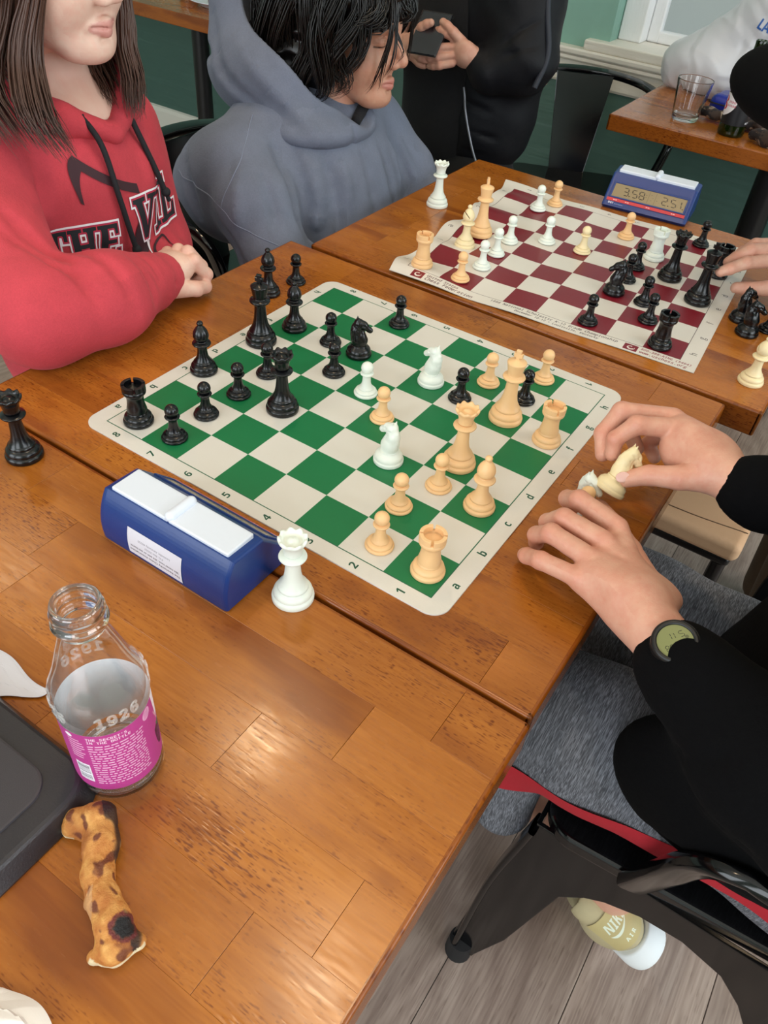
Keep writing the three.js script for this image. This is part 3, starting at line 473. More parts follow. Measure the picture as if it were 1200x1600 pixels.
const stripTex = canvasTex(1024, 64, (g, w, h) => { g.fillStyle = '#c42f3b'; g.fillRect(0, 0, w, h); g.fillStyle = '#e9c6c8'; for (const x of [85, 245, 520, 850]) { g.fillRect(x, 22, 14, 18); g.fillRect(x + 18, 22, 4, 18); g.fillRect(x + 27, 22, 22, 5); g.fillRect(x + 27, 30, 22, 10); } });
const logoTex = canvasTex(1024, 128, (g, w, h) => { g.fillStyle = '#0b3478'; g.fillRect(0, 0, w, h); g.fillStyle = '#e6ebf5'; g.font = 'bold 92px sans-serif'; g.textBaseline = 'middle'; g.fillText('DGT', 10, 62); g.fillStyle = '#aab6d2'; g.font = 'italic 40px sans-serif'; g.fillText('North American', 222, 84); });
const stickerTex = canvasTex(512, 256, (g, w, h) => { g.fillStyle = '#d9d8e2'; g.fillRect(0, 0, w, h); g.fillStyle = '#2b2a33'; g.textAlign = 'center'; g.font = 'bold 33px sans-serif'; g.fillText('The Kentucky Chess Association', w / 2, 62, 480); g.font = 'bold 28px sans-serif'; g.fillText('We never lose. We win or we learn!', w / 2, 104, 460); g.fillStyle = '#55545e'; g.font = '26px sans-serif'; g.fillText('P.O. Box 20502', w / 2, 146, 200); g.fillText('Louisville, Kentucky 40250', w / 2, 184, 330); });
const clockShape = (() => { const s = new THREE.Shape(); // x = depth towards the display, y = height
  s.moveTo(0.046, 0); s.lineTo(0.050, 0.004); s.lineTo(0.008, 0.046); s.lineTo(0.003, 0.051); s.lineTo(-0.036, 0.053); s.quadraticCurveTo(-0.052, 0.03, -0.048, 0.0); s.lineTo(0.046, 0); return s; })();
function chessClock(label, x, z, turn, sticker) {
  const o = thing('chess_clock', label, 'clock', [x, T + 0.0004, z], null, turn);
  const body = new THREE.ExtrudeGeometry(clockShape, { depth: 0.157, bevelEnabled: true, bevelSize: 0.0025, bevelThickness: 0.006, bevelSegments: 4, curveSegments: 16 }).translate(0, 0.0025, -0.0785).rotateY(-Math.PI / 2);
  const h = part('housing', body, M.navy, o);
  const a = Math.atan2(0.042, -0.042), slope = (g, t, lift) => { g.rotateX(-(Math.PI / 2 - (Math.PI - a))); const c = Math.cos(a), s = Math.sin(a); return g.translate(0, 0.0083 + t * s + lift * 0.707, 0.0518 + t * c + lift * 0.707); };
  part('bezel', merge([slope(rbox(0.150, 0.004, 0.0022, 0.0008, 0, 0, 0), 0.0475, 0.0006), slope(rbox(0.150, 0.003, 0.0022, 0.0008, 0, 0, 0), 0.0165, 0.0006), slope(rbox(0.004, 0.031, 0.0022, 0.0008, -0.074, 0, 0), 0.032, 0.0006), slope(rbox(0.004, 0.031, 0.0022, 0.0008, 0.074, 0, 0), 0.032, 0.0006)]), M.navy, o);
  const lcd = std({ map: lcdTex, roughness: 0.25 });
  part('display', slope(new THREE.PlaneGeometry(0.144, 0.028), 0.032, 0.0004), lcd, o);
  part('red_strip', slope(new THREE.PlaneGeometry(0.156, 0.0065), 0.0110, 0.0014), std({ map: stripTex, roughness: 0.4 }), o);
  part('logo', slope(new THREE.PlaneGeometry(0.062, 0.0075), 0.0045, 0.0004).translate(-0.043, 0, 0), std({ map: logoTex, roughness: 0.4 }), o);
  const r = part('rocker_button', merge([rbox(0.0755, 0.008, 0.036, 0.0018, -0.038, 0.0575, -0.0175), rbox(0.0755, 0.008, 0.036, 0.0018, 0.038, 0.0575, -0.0175)]), M.rocker, o);
  r.rotation.z = 0.0;
  part('rocker_ridge', new THREE.CapsuleGeometry(0.0056, 0.027, 6, 16).rotateX(Math.PI / 2).translate(0, 0.0622, -0.0175), M.rocker, o);
  if (sticker) {
    const g = new THREE.PlaneGeometry(0.072, 0.032, 12, 8), p = g.attributes.position; // follows the curved back
    const curve = (y) => { let t = 0.5; for (let i = 0; i < 30; i++) { const yy = (1 - t) ** 2 * 0.053 + 2 * t * (1 - t) * 0.03; t += (yy - y) * 12; t = clamp(t, 0, 1); } return (1 - t) ** 2 * -0.036 + 2 * t * (1 - t) * -0.052 + t * t * -0.048; };
    for (let i = 0; i < p.count; i++) { const y = 0.0205 + p.getY(i); p.setXYZ(i, -p.getX(i) + 0.008, y, curve(y - 0.0025) - 0.0031); }
    const uv = g.attributes.uv; for (let i = 0; i < uv.count; i++) uv.setXY(i, 1 - uv.getX(i), 1 - uv.getY(i));
    g.computeVertexNormals();
    part('sticker', g, std({ map: stickerTex, roughness: 0.55, side: THREE.DoubleSide }), o, 'white paper sticker with printed lines');
  }
  return o;
}
chessClock('blue chess clock seen from behind, with a white sticker on its back', 0.0, 0.312, Math.PI, true);
chessClock('blue chess clock whose display reads 3.58 and 2.51', 0.0385, -0.938, 0.105, false);

// ---------------------------------------------------------------- glass bottle with a pink label
M.clearGlass = phy({ color: 0xffffff, roughness: 0.015, transmission: 1, thickness: 0.004, ior: 1.5, attenuationColor: new THREE.Color(0.93, 0.97, 0.96), attenuationDistance: 0.06 });
{
  const o = thing('glass_bottle', 'empty clear glass bottle with a pink label and embossed shoulder', 'bottle', [0.1205, T, 0.5255]);
  o.scale.set(0.93, 1, 0.93);
  const prof = mm([[0, 2.5], [22, 2], [30, 0.4], [33.5, 1], [35.6, 4], [36, 12], [35.2, 17], [35.2, 92], [36, 96], [36.4, 100], [36.2, 111], [34.8, 117], [31, 125], [27.6, 134], [24.4, 144], [21.2, 154], [18.2, 163], [16.7, 170], [16.6, 174], [18.8, 175.2], [19.6, 178], [18.9, 180.6], [17.3, 181.6], [17.3, 184], [18.4, 185.2], [18.6, 187], [17.4, 188], [17.5, 191.5], [16.8, 193.6], [15, 194], [14.2, 193], [13.8, 186], [13.9, 172], [15.6, 162], [18.6, 153], [21.8, 143], [25, 133], [28.6, 124], [32.2, 116], [33.5, 110], [33.5, 100], [32.6, 92], [32.6, 17], [32.2, 8], [28, 5.4], [0, 6.4]]);
  const g = new THREE.LatheGeometry(prof.map(([r, y]) => new THREE.Vector2(Math.max(r, 1e-5), y)), 72);
  const gm = M.clearGlass.clone(); gm.thickness = 0; gm.ior = 1.75;
  part('glass', g, gm, o);
  part('lip', lathe(mm([[13.6, 172], [16.9, 171], [17.0, 174], [19.0, 175.2], [19.9, 178], [19.1, 180.8], [17.5, 181.8], [17.5, 184], [18.6, 185.2], [18.8, 187.2], [17.6, 188.2], [17.7, 191.7], [16.9, 194], [15, 194.6], [13.9, 193.4], [13.5, 186], [13.6, 172]]), 64), M.clearGlass, o);
  part('thick_base', lathe(mm([[0, 3], [22, 2.4], [30, 0.8], [33.2, 1.4], [35.0, 4], [35.4, 12], [33.2, 14.5], [31, 10], [26, 8], [0, 9.5]]), 64), M.clearGlass, o);
  const font = await new FontLoader().loadAsync('fonts/droid/droid_serif_bold.typeface.json'), em = [];
  for (let w = 0; w < 4; w++) [...'1926'].forEach((ch, k) => {
    const tg = new TextGeometry(ch, { font, size: 0.0105, depth: 0.0006, curveSegments: 4, bevelEnabled: true, bevelSize: 0.0002, bevelThickness: 0.0003, bevelSegments: 2 }), a = 1.28 - 0.42 + k * 0.25 + w * 1.5708, bb = (tg.computeBoundingBox(), tg.boundingBox);
    tg.translate(-(bb.min.x + bb.max.x) / 2, 0.1015, 0.0358).rotateY(a); em.push(tg);
  });
  part('embossed_numerals', merge(em), phy({ color: 0xffffff, roughness: 0.08, transmission: 0.85, thickness: 0, ior: 1.6 }), o, 'raised glass numerals 1926 round the shoulder');
  const lab = canvasTex(2048, 768, (q, w, h) => {
    q.fillStyle = '#b8408c'; q.fillRect(0, 0, w, h); q.fillStyle = '#f3dbea'; q.textBaseline = 'middle'; q.textAlign = 'left';
    const x0 = 760; q.font = 'bold 40px monospace'; q.fillText("THE SECRET'S", x0, 52, 330); q.fillText('IN THE BOTTLE', x0, 92, 330);
    q.fillStyle = '#e8b9d6'; for (let l = 0; l < 17; l++) { let x = x0; while (x < x0 + 400) { const n = rr(14, 62); q.fillRect(x, 138 + l * 33, Math.min(n, x0 + 410 - x), 13); x += n + 12; } }
    q.fillStyle = '#e9e6ee'; q.fillRect(x0 - 150, 420, 120, 250); q.fillStyle = '#3a3840'; for (let l = 0; l < 16; l++) if (hash(l, 3, 3) > 0.35) q.fillRect(x0 - 140, 432 + l * 14, 100, 3 + 6 * hash(l, 9, 2));
    q.fillStyle = '#f0c9df'; for (let l = 0; l < 8; l++) q.fillRect(x0 - 150, 90 + l * 34, 90 + 40 * hash(l, 1, 4), 10);
    q.fillStyle = '#f4eef3'; q.beginPath(); q.ellipse(x0 - 130, 50, 30, 24, 0, 0, 7); q.fill(); q.beginPath(); q.moveTo(1330, 0); q.lineTo(1560, 0); q.lineTo(1500, 330); q.lineTo(1370, 320); q.fill();
    q.strokeStyle = '#f4eef3'; q.lineWidth = 12; q.beginPath(); q.moveTo(1325, 200); q.lineTo(1400, 400); q.stroke(); q.strokeStyle = '#d43a68'; q.lineWidth = 5; q.stroke();
    q.fillStyle = '#4b1842'; q.beginPath(); q.moveTo(1290, 400); q.quadraticCurveTo(1370, 350, 1430, 430); q.quadraticCurveTo(1420, 580, 1350, 650); q.quadraticCurveTo(1290, 640, 1290, 400); q.fill(); q.fillStyle = '#6d2a61'; for (let l = 0; l < 60; l++) { q.beginPath(); q.arc(rr(1305, 1405), rr(420, 600), 8, 0, 7); q.fill(); } q.fillStyle = '#2f7a4c'; for (let l = 0; l < 5; l++) { q.beginPath(); q.ellipse(1350 + l * 16, 405 - Math.abs(l - 2) * 8, 24, 9, l - 2, 0, 7); q.fill(); }
    q.fillStyle = '#e2a9cd'; q.beginPath(); q.ellipse(1230, 70, 44, 60, 0.3, 0, 7); q.fill(); q.fillStyle = '#b8408c'; for (let l = 0; l < 5; l++) q.fillRect(1200, 35 + l * 17, 60, 5);
  });
  const cyl = new THREE.CylinderGeometry(0.03535, 0.03535, 0.073, 72, 6, true, -1.88, 6.2831), cp = cyl.attributes.position;
  for (let i = 0; i < cp.count; i++) if (cp.getY(i) > 0.036) { const a = Math.atan2(cp.getX(i), cp.getZ(i)), far = smooth(1.2, 0.4, Math.abs(a + 2.2)); cp.setY(i, cp.getY(i) - far * 0.004 * hash(Math.floor(a * 14 + 99), 2, 7)); }
  part('label', cyl.translate(0, 0.0545, 0), std({ map: lab, roughness: 0.45 }), o, 'pink printed paper label');
  const inner = new THREE.CylinderGeometry(0.03527, 0.03527, 0.073, 72, 1, true, -1.88, 6.2831), ii = inner.index.array; for (let i = 0; i < ii.length; i += 3) { const q = ii[i]; ii[i] = ii[i + 1]; ii[i + 1] = q; } const inn = inner.attributes.normal; for (let i = 0; i < inn.count; i++) inn.setXYZ(i, -inn.getX(i), 0, -inn.getZ(i));
  part('label_back', inner.translate(0, 0.0545, 0), std({ color: sc('#f6f7fb'), roughness: 0.7 }), o, 'plain white inner face of the label');
}
// ---------------------------------------------------------------- black tray, crust, napkins
{
  const o = thing('black_tray', 'glossy black plastic tray at the left picture edge beside the bottle', 'tray', [-0.064, T, 0.681]);
  const s = (w, d, r) => { const q = new THREE.Shape(); q.moveTo(-w + r, -d); q.lineTo(w - r, -d); q.absarc(w - r, -d + r, r, -Math.PI / 2, 0); q.lineTo(w, d - r); q.absarc(w - r, d - r, r, 0, Math.PI / 2); q.lineTo(-w + r, d); q.absarc(-w + r, d - r, r, Math.PI / 2, Math.PI); q.lineTo(-w, -d + r); q.absarc(-w + r, -d + r, r, Math.PI, Math.PI * 1.5); return q; };
  const loft = (rows, n = 12) => { const P = [], I = []; let c = 0; rows.forEach(([w, d, r, y, dx = 0]) => { const pts = s(w, d, r).getPoints(n).slice(0, -1); c = pts.length; pts.forEach((p) => P.push(p.x + dx, y, -p.y)); }); for (let j = 1; j < rows.length; j++) for (let i = 0; i < c; i++) { const a = (j - 1) * c + i, b = (j - 1) * c + (i + 1) % c, e = j * c + i, f = j * c + (i + 1) % c; I.push(a, b, f, a, f, e); } const top = (rows.length - 1) * c; for (let i = 1; i + 1 < c; i++) I.push(top, top + i, top + i + 1); const g = new THREE.BufferGeometry(); g.setAttribute('position', new THREE.Float32BufferAttribute(P, 3)); g.setIndex(I); const q = g.toNonIndexed(); q.computeVertexNormals(); return boxUV(q, 0.3); };
  part('tray_shell', loft([[0.196, 0.136, 0.03, 0.0004], [0.1965, 0.1365, 0.03, 0.003], [0.190, 0.131, 0.028, 0.017], [0.1885, 0.1295, 0.027, 0.0195], [0.186, 0.127, 0.026, 0.0205]]), std({ color: sc('#2b292d'), roughness: 0.28, bumpMap: tiled(speck, 14), bumpScale: 0.00012 }), o);
  part('tray_rim', loft([[0.170, 0.109, 0.022, 0.0200], [0.1695, 0.1085, 0.022, 0.0222], [0.168, 0.107, 0.021, 0.0226]]), std({ color: sc('#38353a'), roughness: 0.42, bumpMap: tiled(speck, 30), bumpScale: 0.00015 }), o);
}
function tintVertices(g, f) { const p = g.attributes.position, c = new Float32Array(p.count * 3); for (let i = 0; i < p.count; i++) { const q = f(p.getX(i), p.getY(i), p.getZ(i)); const k = new THREE.Color().setRGB(q[0], q[1], q[2], THREE.SRGBColorSpace); c[i * 3] = k.r; c[i * 3 + 1] = k.g; c[i * 3 + 2] = k.b; } g.setAttribute('color', new THREE.BufferAttribute(c, 3)); return g; }
const n3 = (x, y, z, s, k) => vn(x * s + 31, y * s + 17 + Math.sin(z * s * 0.7) * 1.3, 4096, 4096, k) * 0.5 + vn(z * s + 57, y * s + x * s * 0.6 + 91, 4096, 4096, k + 1) * 0.5;
{
  const base = [0.185, T, 0.60], pts = [[-0.052, 0.010, -0.020], [-0.036, 0.013, -0.030], [-0.020, 0.0125, -0.017], [-0.006, 0.012, -0.002], [0.010, 0.0115, 0.0075], [0.026, 0.011, 0.014], [0.037, 0.010, 0.0215]], r = [0.0070, 0.0108, 0.0112, 0.0098, 0.0096, 0.0106, 0.0106];
  const pr = chain(pts, r, 0.008); pr.push(cap([-0.050, 0.007, -0.013], [-0.040, 0.008, -0.018], 0.006, 0.007, 0.006), cap([0.002, 0.006, 0.013], [0.010, 0.007, 0.010], 0.0045, 0.006, 0.005), cap([0.030, 0.006, 0.034], [0.038, 0.008, 0.026], 0.005, 0.0085, 0.006), cap([0.046, 0.007, 0.012], [0.036, 0.008, 0.020], 0.006, 0.009, 0.006), minus(ell([0, -0.05, 0], [0.3, 0.05, 0.3], 0.001)));
  const g = solid(pr, 0.0011, { extra: (x, y, z) => -0.0022 * (n3(x, y, z, 130, 5) - 0.5) - 0.0011 * (n3(x, y, z, 420, 9) - 0.5), uv: 0.05, pad: 0.006 });
  tintVertices(g, (x, y, z) => {
    const n = n3(x, y, z, 170, 31), m = n3(x, y, z, 520, 37), b = n3(x, y, z, 75, 41); let c = mix3([0.72, 0.43, 0.17], [0.90, 0.68, 0.38], clamp(n * 1.3 - 0.2 + (m - 0.5) * 0.6, 0, 1));
    c = mix3(c, [0.60, 0.33, 0.13], smooth(0.5, 0.75, b) * 0.7);
    c = mix3(c, [0.34, 0.13, 0.06], smooth(0.68, 0.76, n3(x, y, z, 190, 47)) * 0.75);
    if (z - x * 0.62 < -0.0125 && b > 0.40) c = mix3(c, [0.12, 0.07, 0.06], smooth(0.40, 0.5, b) * 0.8);
    const d = Math.hypot(x - 0.036, y - 0.0175, z - 0.0125) + (m - 0.5) * 0.004; c = mix3(c, [0.07, 0.07, 0.08], smooth(0.0088, 0.0062, d)); c = mix3(c, [0.40, 0.13, 0.13], smooth(0.0105, 0.009, d) * smooth(0.0062, 0.0088, d));
    if (x > 0.030 && y < 0.010 && z + x > 0.060) c = mix3(c, [0.93, 0.88, 0.74], 0.9); if (x < -0.042 && y < 0.0085) c = mix3(c, [0.90, 0.84, 0.70], 0.9); if (z - x > 0.006 && x > 0 && x < 0.014) c = mix3(c, [0.85, 0.66, 0.48], 0.7);
    return c;
  });
  const m = part('pizza_crust', g.translate(0, 0, 0), std({ vertexColors: true, roughness: 0.55, bumpMap: tiled(speck, 3), bumpScale: 0.0006 }), scene);
  m.position.set(...base); tag(m, 'gnawed golden pizza crust with burnt spots, lying beside the black tray', 'pizza crust');
}
function crumpled(name, label, category, cx, cz, w, d, hgt, sd, mat, base = T) { // crumpled sheet of paper with sharp folds
  const n = 46, g = new THREE.PlaneGeometry(w, d, n, n).rotateX(-Math.PI / 2), p = g.attributes.position, folds = []; let s0 = seed; seed = sd;
  for (let i = 0; i < 9; i++) { const a = rr(0, 6.28); folds.push([Math.cos(a), Math.sin(a), rr(-0.4, 0.4) * w, rr(0.3, 1)]); }
  for (let i = 0; i < p.count; i++) { let x = p.getX(i), z = p.getZ(i), y = 0; for (const [a, b, o, k] of folds) y += k * Math.abs(((x * a + z * b - o) / w * 2.3) % 1 - 0.5); const e = Math.max(Math.abs(x) / w, Math.abs(z) / d) * 2; y = (y / 9) * hgt * 2.4 * (1 - 0.6 * e * e) + 0.0015; p.setXYZ(i, x * (0.85 + 0.15 * Math.sin(z * 90 + sd)), y, z * (0.85 + 0.15 * Math.cos(x * 80 + sd))); }
  seed = s0; const q = g.toNonIndexed(); q.computeVertexNormals(); const low = q.clone().translate(0, -0.0004, 0); const lp = low.attributes.position; for (let i = 0; i < lp.count; i += 3) { const a = [lp.getX(i), lp.getY(i), lp.getZ(i)]; lp.setXYZ(i, lp.getX(i + 1), lp.getY(i + 1), lp.getZ(i + 1)); lp.setXYZ(i + 1, ...a); } low.computeVertexNormals();
  const m = part(name, merge([q, low]), mat, scene); m.position.set(cx, base, cz); return tag(m, label, category);
}
M.paper = std({ color: sc('#ebe4dc'), roughness: 0.8, side: THREE.DoubleSide });
crumpled('paper_napkin', 'crumpled white napkin in the bottom left corner of the picture', 'napkin', 0.196, 0.702, 0.075, 0.06, 0.035, 5, M.paper);
crumpled('rim_reflection_strip', 'pale strip behind the black tray, standing in for light reflected on its rim', 'paper', -0.075, 0.531, 0.2, 0.036, 0.003, 9, std({ color: sc('#dcdce6'), roughness: 0.6, side: THREE.DoubleSide }));  // thin pale sheet added to imitate the reflection along the glossy tray rim

// ---------------------------------------------------------------- things on the table by the window
{
  const o = thing('tumbler', 'clear faceted water tumbler with a thick base on the window table', 'glass', [-0.108, T + 0.0004, -1.636]);
  const prof = mm([[0, 0.5], [31, 0], [33.5, 1], [34.5, 4], [47, 96], [46.6, 97.6], [45, 97.6], [44, 96], [33.5, 18], [30, 13], [20, 11], [0, 12]]);
  part('glass', new THREE.LatheGeometry(prof.map(([r, y]) => new THREE.Vector2(Math.max(r, 1e-5), y)), 16), M.clearGlass, o);
  const b = thing('soda_bottle', 'dark green soda bottle with a white label and red figure', 'bottle', [0.024, T + 0.0004, -1.602]);
  part('glass', lathe(mm([[0, 0], [29, 0], [32, 2], [33.5, 8], [33.5, 100], [31, 118], [22, 140], [15, 160], [13.5, 200], [14, 212], [12, 213], [11, 200], [12.5, 160], [29, 118], [31, 100], [31, 6], [0, 4]]), 40), phy({ color: sc('#3f5a1e'), roughness: 0.05, transmission: 0.9, thickness: 0.02, ior: 1.5, attenuationColor: sc('#32480f'), attenuationDistance: 0.012 }), b);
  const lt = canvasTex(1024, 384, (g, w, h) => { g.fillStyle = '#17161a'; g.fillRect(0, 0, w, h); for (const o of [0, 512]) { g.fillStyle = '#f0ecee'; g.beginPath(); g.moveTo(o + 40, 0); g.lineTo(o + 460, 0); g.quadraticCurveTo(o + 470, 230, o + 300, 290); g.quadraticCurveTo(o + 100, 300, o + 40, 0); g.fill(); g.fillStyle = '#c0392f'; g.font = 'bold 150px serif'; g.textBaseline = 'middle'; g.fillText('le', o + 70, 130, 110); g.fillStyle = '#d42a3c'; g.font = 'bold 250px serif'; g.fillText('8', o + 190, 130); g.fillStyle = '#c8566a'; g.font = 'bold 40px sans-serif'; g.fillText('ZERO', o + 340, 100); g.fillText('SUGAR', o + 330, 145, 120); g.fillStyle = '#9a6a72'; g.font = '28px sans-serif'; g.fillText('FINE DRINK', o + 150, 265); g.fillStyle = '#e8e6ea'; g.font = 'bold 34px sans-serif'; g.fillText('EST. 1898', o + 120, 345); } });
  part('label', new THREE.CylinderGeometry(0.0338, 0.0338, 0.068, 40, 1, true, 0.35).translate(0, 0.062, 0), std({ map: lt, roughness: 0.4 }), b, 'white label with a large red 8');
  const bl = thing('blue_case', 'shiny dark blue case lying behind the tumbler', 'case', [0.03, T + 0.001, -1.775], null, -0.12);
  part('case_body', rbox(0.22, 0.05, 0.09, 0.02, 0, 0.026, 0), std({ color: sc('#1a2a8c'), roughness: 0.25 }), bl); part('zip', tube([[-0.11, 0.03, 0.04], [-0.1, 0.03, 0.0468], [0.1, 0.03, 0.0468], [0.11, 0.03, 0.04]], 0.0018), M.rubber, bl);
  const camo = dataTex(256, 256, (u, v) => { const n = fbm(u, v, 5, 5, 301, 3), m = fbm(u, v, 6, 6, 311, 3); let c = [0.25, 0.19, 0.16]; if (n > 0.53) c = [0.55, 0.47, 0.40]; if (m > 0.60) c = [0.14, 0.12, 0.12]; if (m < 0.36) c = [0.74, 0.68, 0.60]; return c; });
  M.camo = std({ map: camo, roughness: 0.75, bumpMap: fleece, bumpScale: 0.0006 });
  const roll = (name, label, cat, pts, rs, mat) => { const c = pts[0], g = solid(chain(pts.map((p) => [p[0] - c[0], p[1], p[2] - c[2]]), rs, 0.02), 0.004, { extra: (x, y, z) => 0.004 * Math.sin(x * 130 + y * 90 + z * 40) * n3(x, y, z, 40, 3), uv: 0.12 }); const m = part(name, g, mat, scene); m.position.set(c[0], T + 0.002, c[2]); return tag(m, label, cat); };
  roll('camo_pouch', 'brown camouflage fabric roll in front of the blue case', 'fabric roll', [[-0.075, 0.018, -1.682], [0.03, 0.018, -1.672], [0.16, 0.02, -1.645]], [0.013, 0.015, 0.015], M.camo);
  roll('camo_strap', 'crumpled camouflage fabric at the front edge of the window table', 'fabric', [[0.085, 0.016, -1.588], [0.13, 0.018, -1.57], [0.2, 0.018, -1.555]], [0.014, 0.019, 0.017], M.camo);
  roll('black_pouch', 'soft black pouch behind the soda bottle', 'pouch', [[0.185, 0.03, -1.715], [0.25, 0.03, -1.71], [0.34, 0.03, -1.70]], [0.026, 0.029, 0.026], std({ color: sc('#0e0e11'), roughness: 0.6, bumpMap: fleece, bumpScale: 0.001 }));
  // plastic bag
  const pr = [ell([0, 0.075, 0], [0.21, 0.085, 0.11], 0.05), ell([0.09, 0.15, -0.01], [0.14, 0.13, 0.09], 0.06), cap([-0.17, 0.03, 0.01], [-0.05, 0.06, 0.02], 0.03, 0.06, 0.05), cap([0.10, 0.22, 0], [0.14, 0.32, 0], 0.09, 0.04, 0.05), cap([-0.06, 0.14, 0], [0.06, 0.22, 0], 0.05, 0.08, 0.06), minus(ell([0, -0.3, 0], [1, 0.3, 1], 0.004))];
  for (let i = 0; i < 14; i++) { const a = rr(-0.2, 0.2), b = rr(0.02, 0.22); pr.push(crease([a, b, 0.12], [a + rr(-0.1, 0.1), b + rr(-0.07, 0.12), 0.10], rr(0.006, 0.012), rr(-0.006, 0.007))); }
  const bag = thing('plastic_bag', 'full white plastic carrier bag standing by the window', 'bag', [-0.08, T + 0.004, -1.95]);
  const bg = solid(pr, 0.006, { extra: (x, y, z) => 0.006 * (Math.abs(((x * 7 + y * 11 + n3(x, y, z, 14, 3) * 2.2) % 1 + 1) % 1 - 0.5) - 0.25) + 0.005 * (Math.abs(((x * -13 + y * 5 + n3(x, y, z, 20, 8) * 2) % 1 + 1) % 1 - 0.5) - 0.25), uv: 0.3, pad: 0.02 });
  const body = part('bag_body', bg, phy({ color: sc('#e6e6ea'), roughness: 0.3, transmission: 0.25, thickness: 0 }), bag);
  const pt = canvasTex(512, 256, (g, w, h) => { g.clearRect(0, 0, w, h); g.font = 'bold 84px sans-serif'; g.textAlign = 'center'; const arc = (s, x0, col) => { g.fillStyle = col; [...s].forEach((ch, i) => { g.save(); g.translate(x0 + i * 48, 120 + Math.abs(i - 1.2) * -12); g.rotate(0.35 - i * 0.22); g.fillText(ch, 0, 0); g.restore(); }); }; arc('LAL', 90, '#2c5ea8'); arc('ri', 350, '#b5484e'); g.fillStyle = '#3c7f63'; g.beginPath(); g.ellipse(330, 34, 40, 16, 0.3, 0, 7); g.fill(); });
  bag.updateMatrixWorld(true);
  const dg = new DecalGeometry(body, V(-0.08 + 0.10, T + 0.185, -1.85), new THREE.Euler(-0.25, 0, 0), V(0.19, 0.10, 0.14)); dg.translate(0.08, -T - 0.001, 1.95);
  const dp = dg.attributes.position, dn = dg.attributes.normal; for (let i = 0; i < dp.count; i++) dp.setXYZ(i, dp.getX(i) + dn.getX(i) * 0.001, dp.getY(i) + dn.getY(i) * 0.001, dp.getZ(i) + dn.getZ(i) * 0.001);
  part('print', dg, std({ map: pt, transparent: true, alphaTest: 0.4, roughness: 0.5, polygonOffset: true, polygonOffsetFactor: -2 }), bag);
}
{ // top left table: plate with food, glass
  const o = thing('dinner_plate', 'white plate with leftover food on the top left table', 'plate', [-1.74, T + 0.001, -1.63]);
  part('plate_body', lathe(mm([[0, 3], [60, 3], [70, 0], [76, 1], [82, 8], [118, 20], [119, 22], [117, 22.5], [84, 12], [74, 7], [0, 6]]), 48), M.rocker, o);
  const f = part('food', solid([ell([0, 0.012, 0.01], [0.05, 0.014, 0.035], 0.01), ell([0.03, 0.012, -0.02], [0.03, 0.012, 0.03], 0.01)], 0.003, { extra: (x, y, z) => 0.008 * (n3(x, y, z, 70, 3) - 0.5) }), std({ color: sc('#b5713f'), roughness: 0.6 }), o);
  const g = thing('water_glass', 'glass of orange drink beside the white plate', 'glass', [-1.93, T + 0.0004, -1.66]);
  part('glass', new THREE.LatheGeometry(mm([[0, 0.5], [28, 0], [31, 3], [38, 90], [36.5, 91], [35.5, 89], [29, 10], [0, 9]]).map(([r, y]) => new THREE.Vector2(Math.max(r, 1e-5), y)), 32), M.clearGlass, g);
  part('drink', lathe(mm([[0, 9.5], [28.6, 10.5], [33, 52], [0, 52]]), 32), std({ color: sc('#c4582a'), roughness: 0.2 }), g);
}
// ---------------------------------------------------------------- black metal armchairs (face +x, base at the middle of the seat on the floor)
function sweep(pts, hw, ht, side, n = 60) { // rounded band along a curve; side(t) gives the direction of its width
  const c = new THREE.CatmullRomCurve3(pts.map((p) => V(...p)), false, 'centripetal'), P = [], I = [], m = 16;
  for (let i = 0; i <= n; i++) { const t = i / n, p = c.getPointAt(t), tan = c.getTangentAt(t); let s = side(t).clone(); s.addScaledVector(tan, -s.dot(tan)).normalize(); const b = tan.clone().cross(s);
    for (let k = 0; k < m; k++) { const a = k / m * Math.PI * 2, u = Math.sign(Math.cos(a)) * Math.abs(Math.cos(a)) ** 0.5 * hw, v = Math.sign(Math.sin(a)) * Math.abs(Math.sin(a)) ** 0.5 * ht; P.push(p.x + s.x * u + b.x * v, p.y + s.y * u + b.y * v, p.z + s.z * u + b.z * v); } }
  for (let i = 0; i < n; i++) for (let k = 0; k < m; k++) { const a = i * m + k, b = i * m + (k + 1) % m; I.push(a, a + m, b, b, a + m, b + m); }
  const g = new THREE.BufferGeometry(); g.setAttribute('position', new THREE.Float32BufferAttribute(P, 3)); g.setIndex(I); g.computeVertexNormals(); return boxUV(g, 0.2);
}
const poly = (pts, depth, bev = 0.0015) => { const s = new THREE.Shape(); pts.forEach(([x, y], i) => i ? s.lineTo(x, y) : s.moveTo(x, y)); return new THREE.ExtrudeGeometry(s, { depth, bevelEnabled: true, bevelSize: bev, bevelThickness: bev, bevelSegments: 2, curveSegments: 6 }); };
let chairProto;
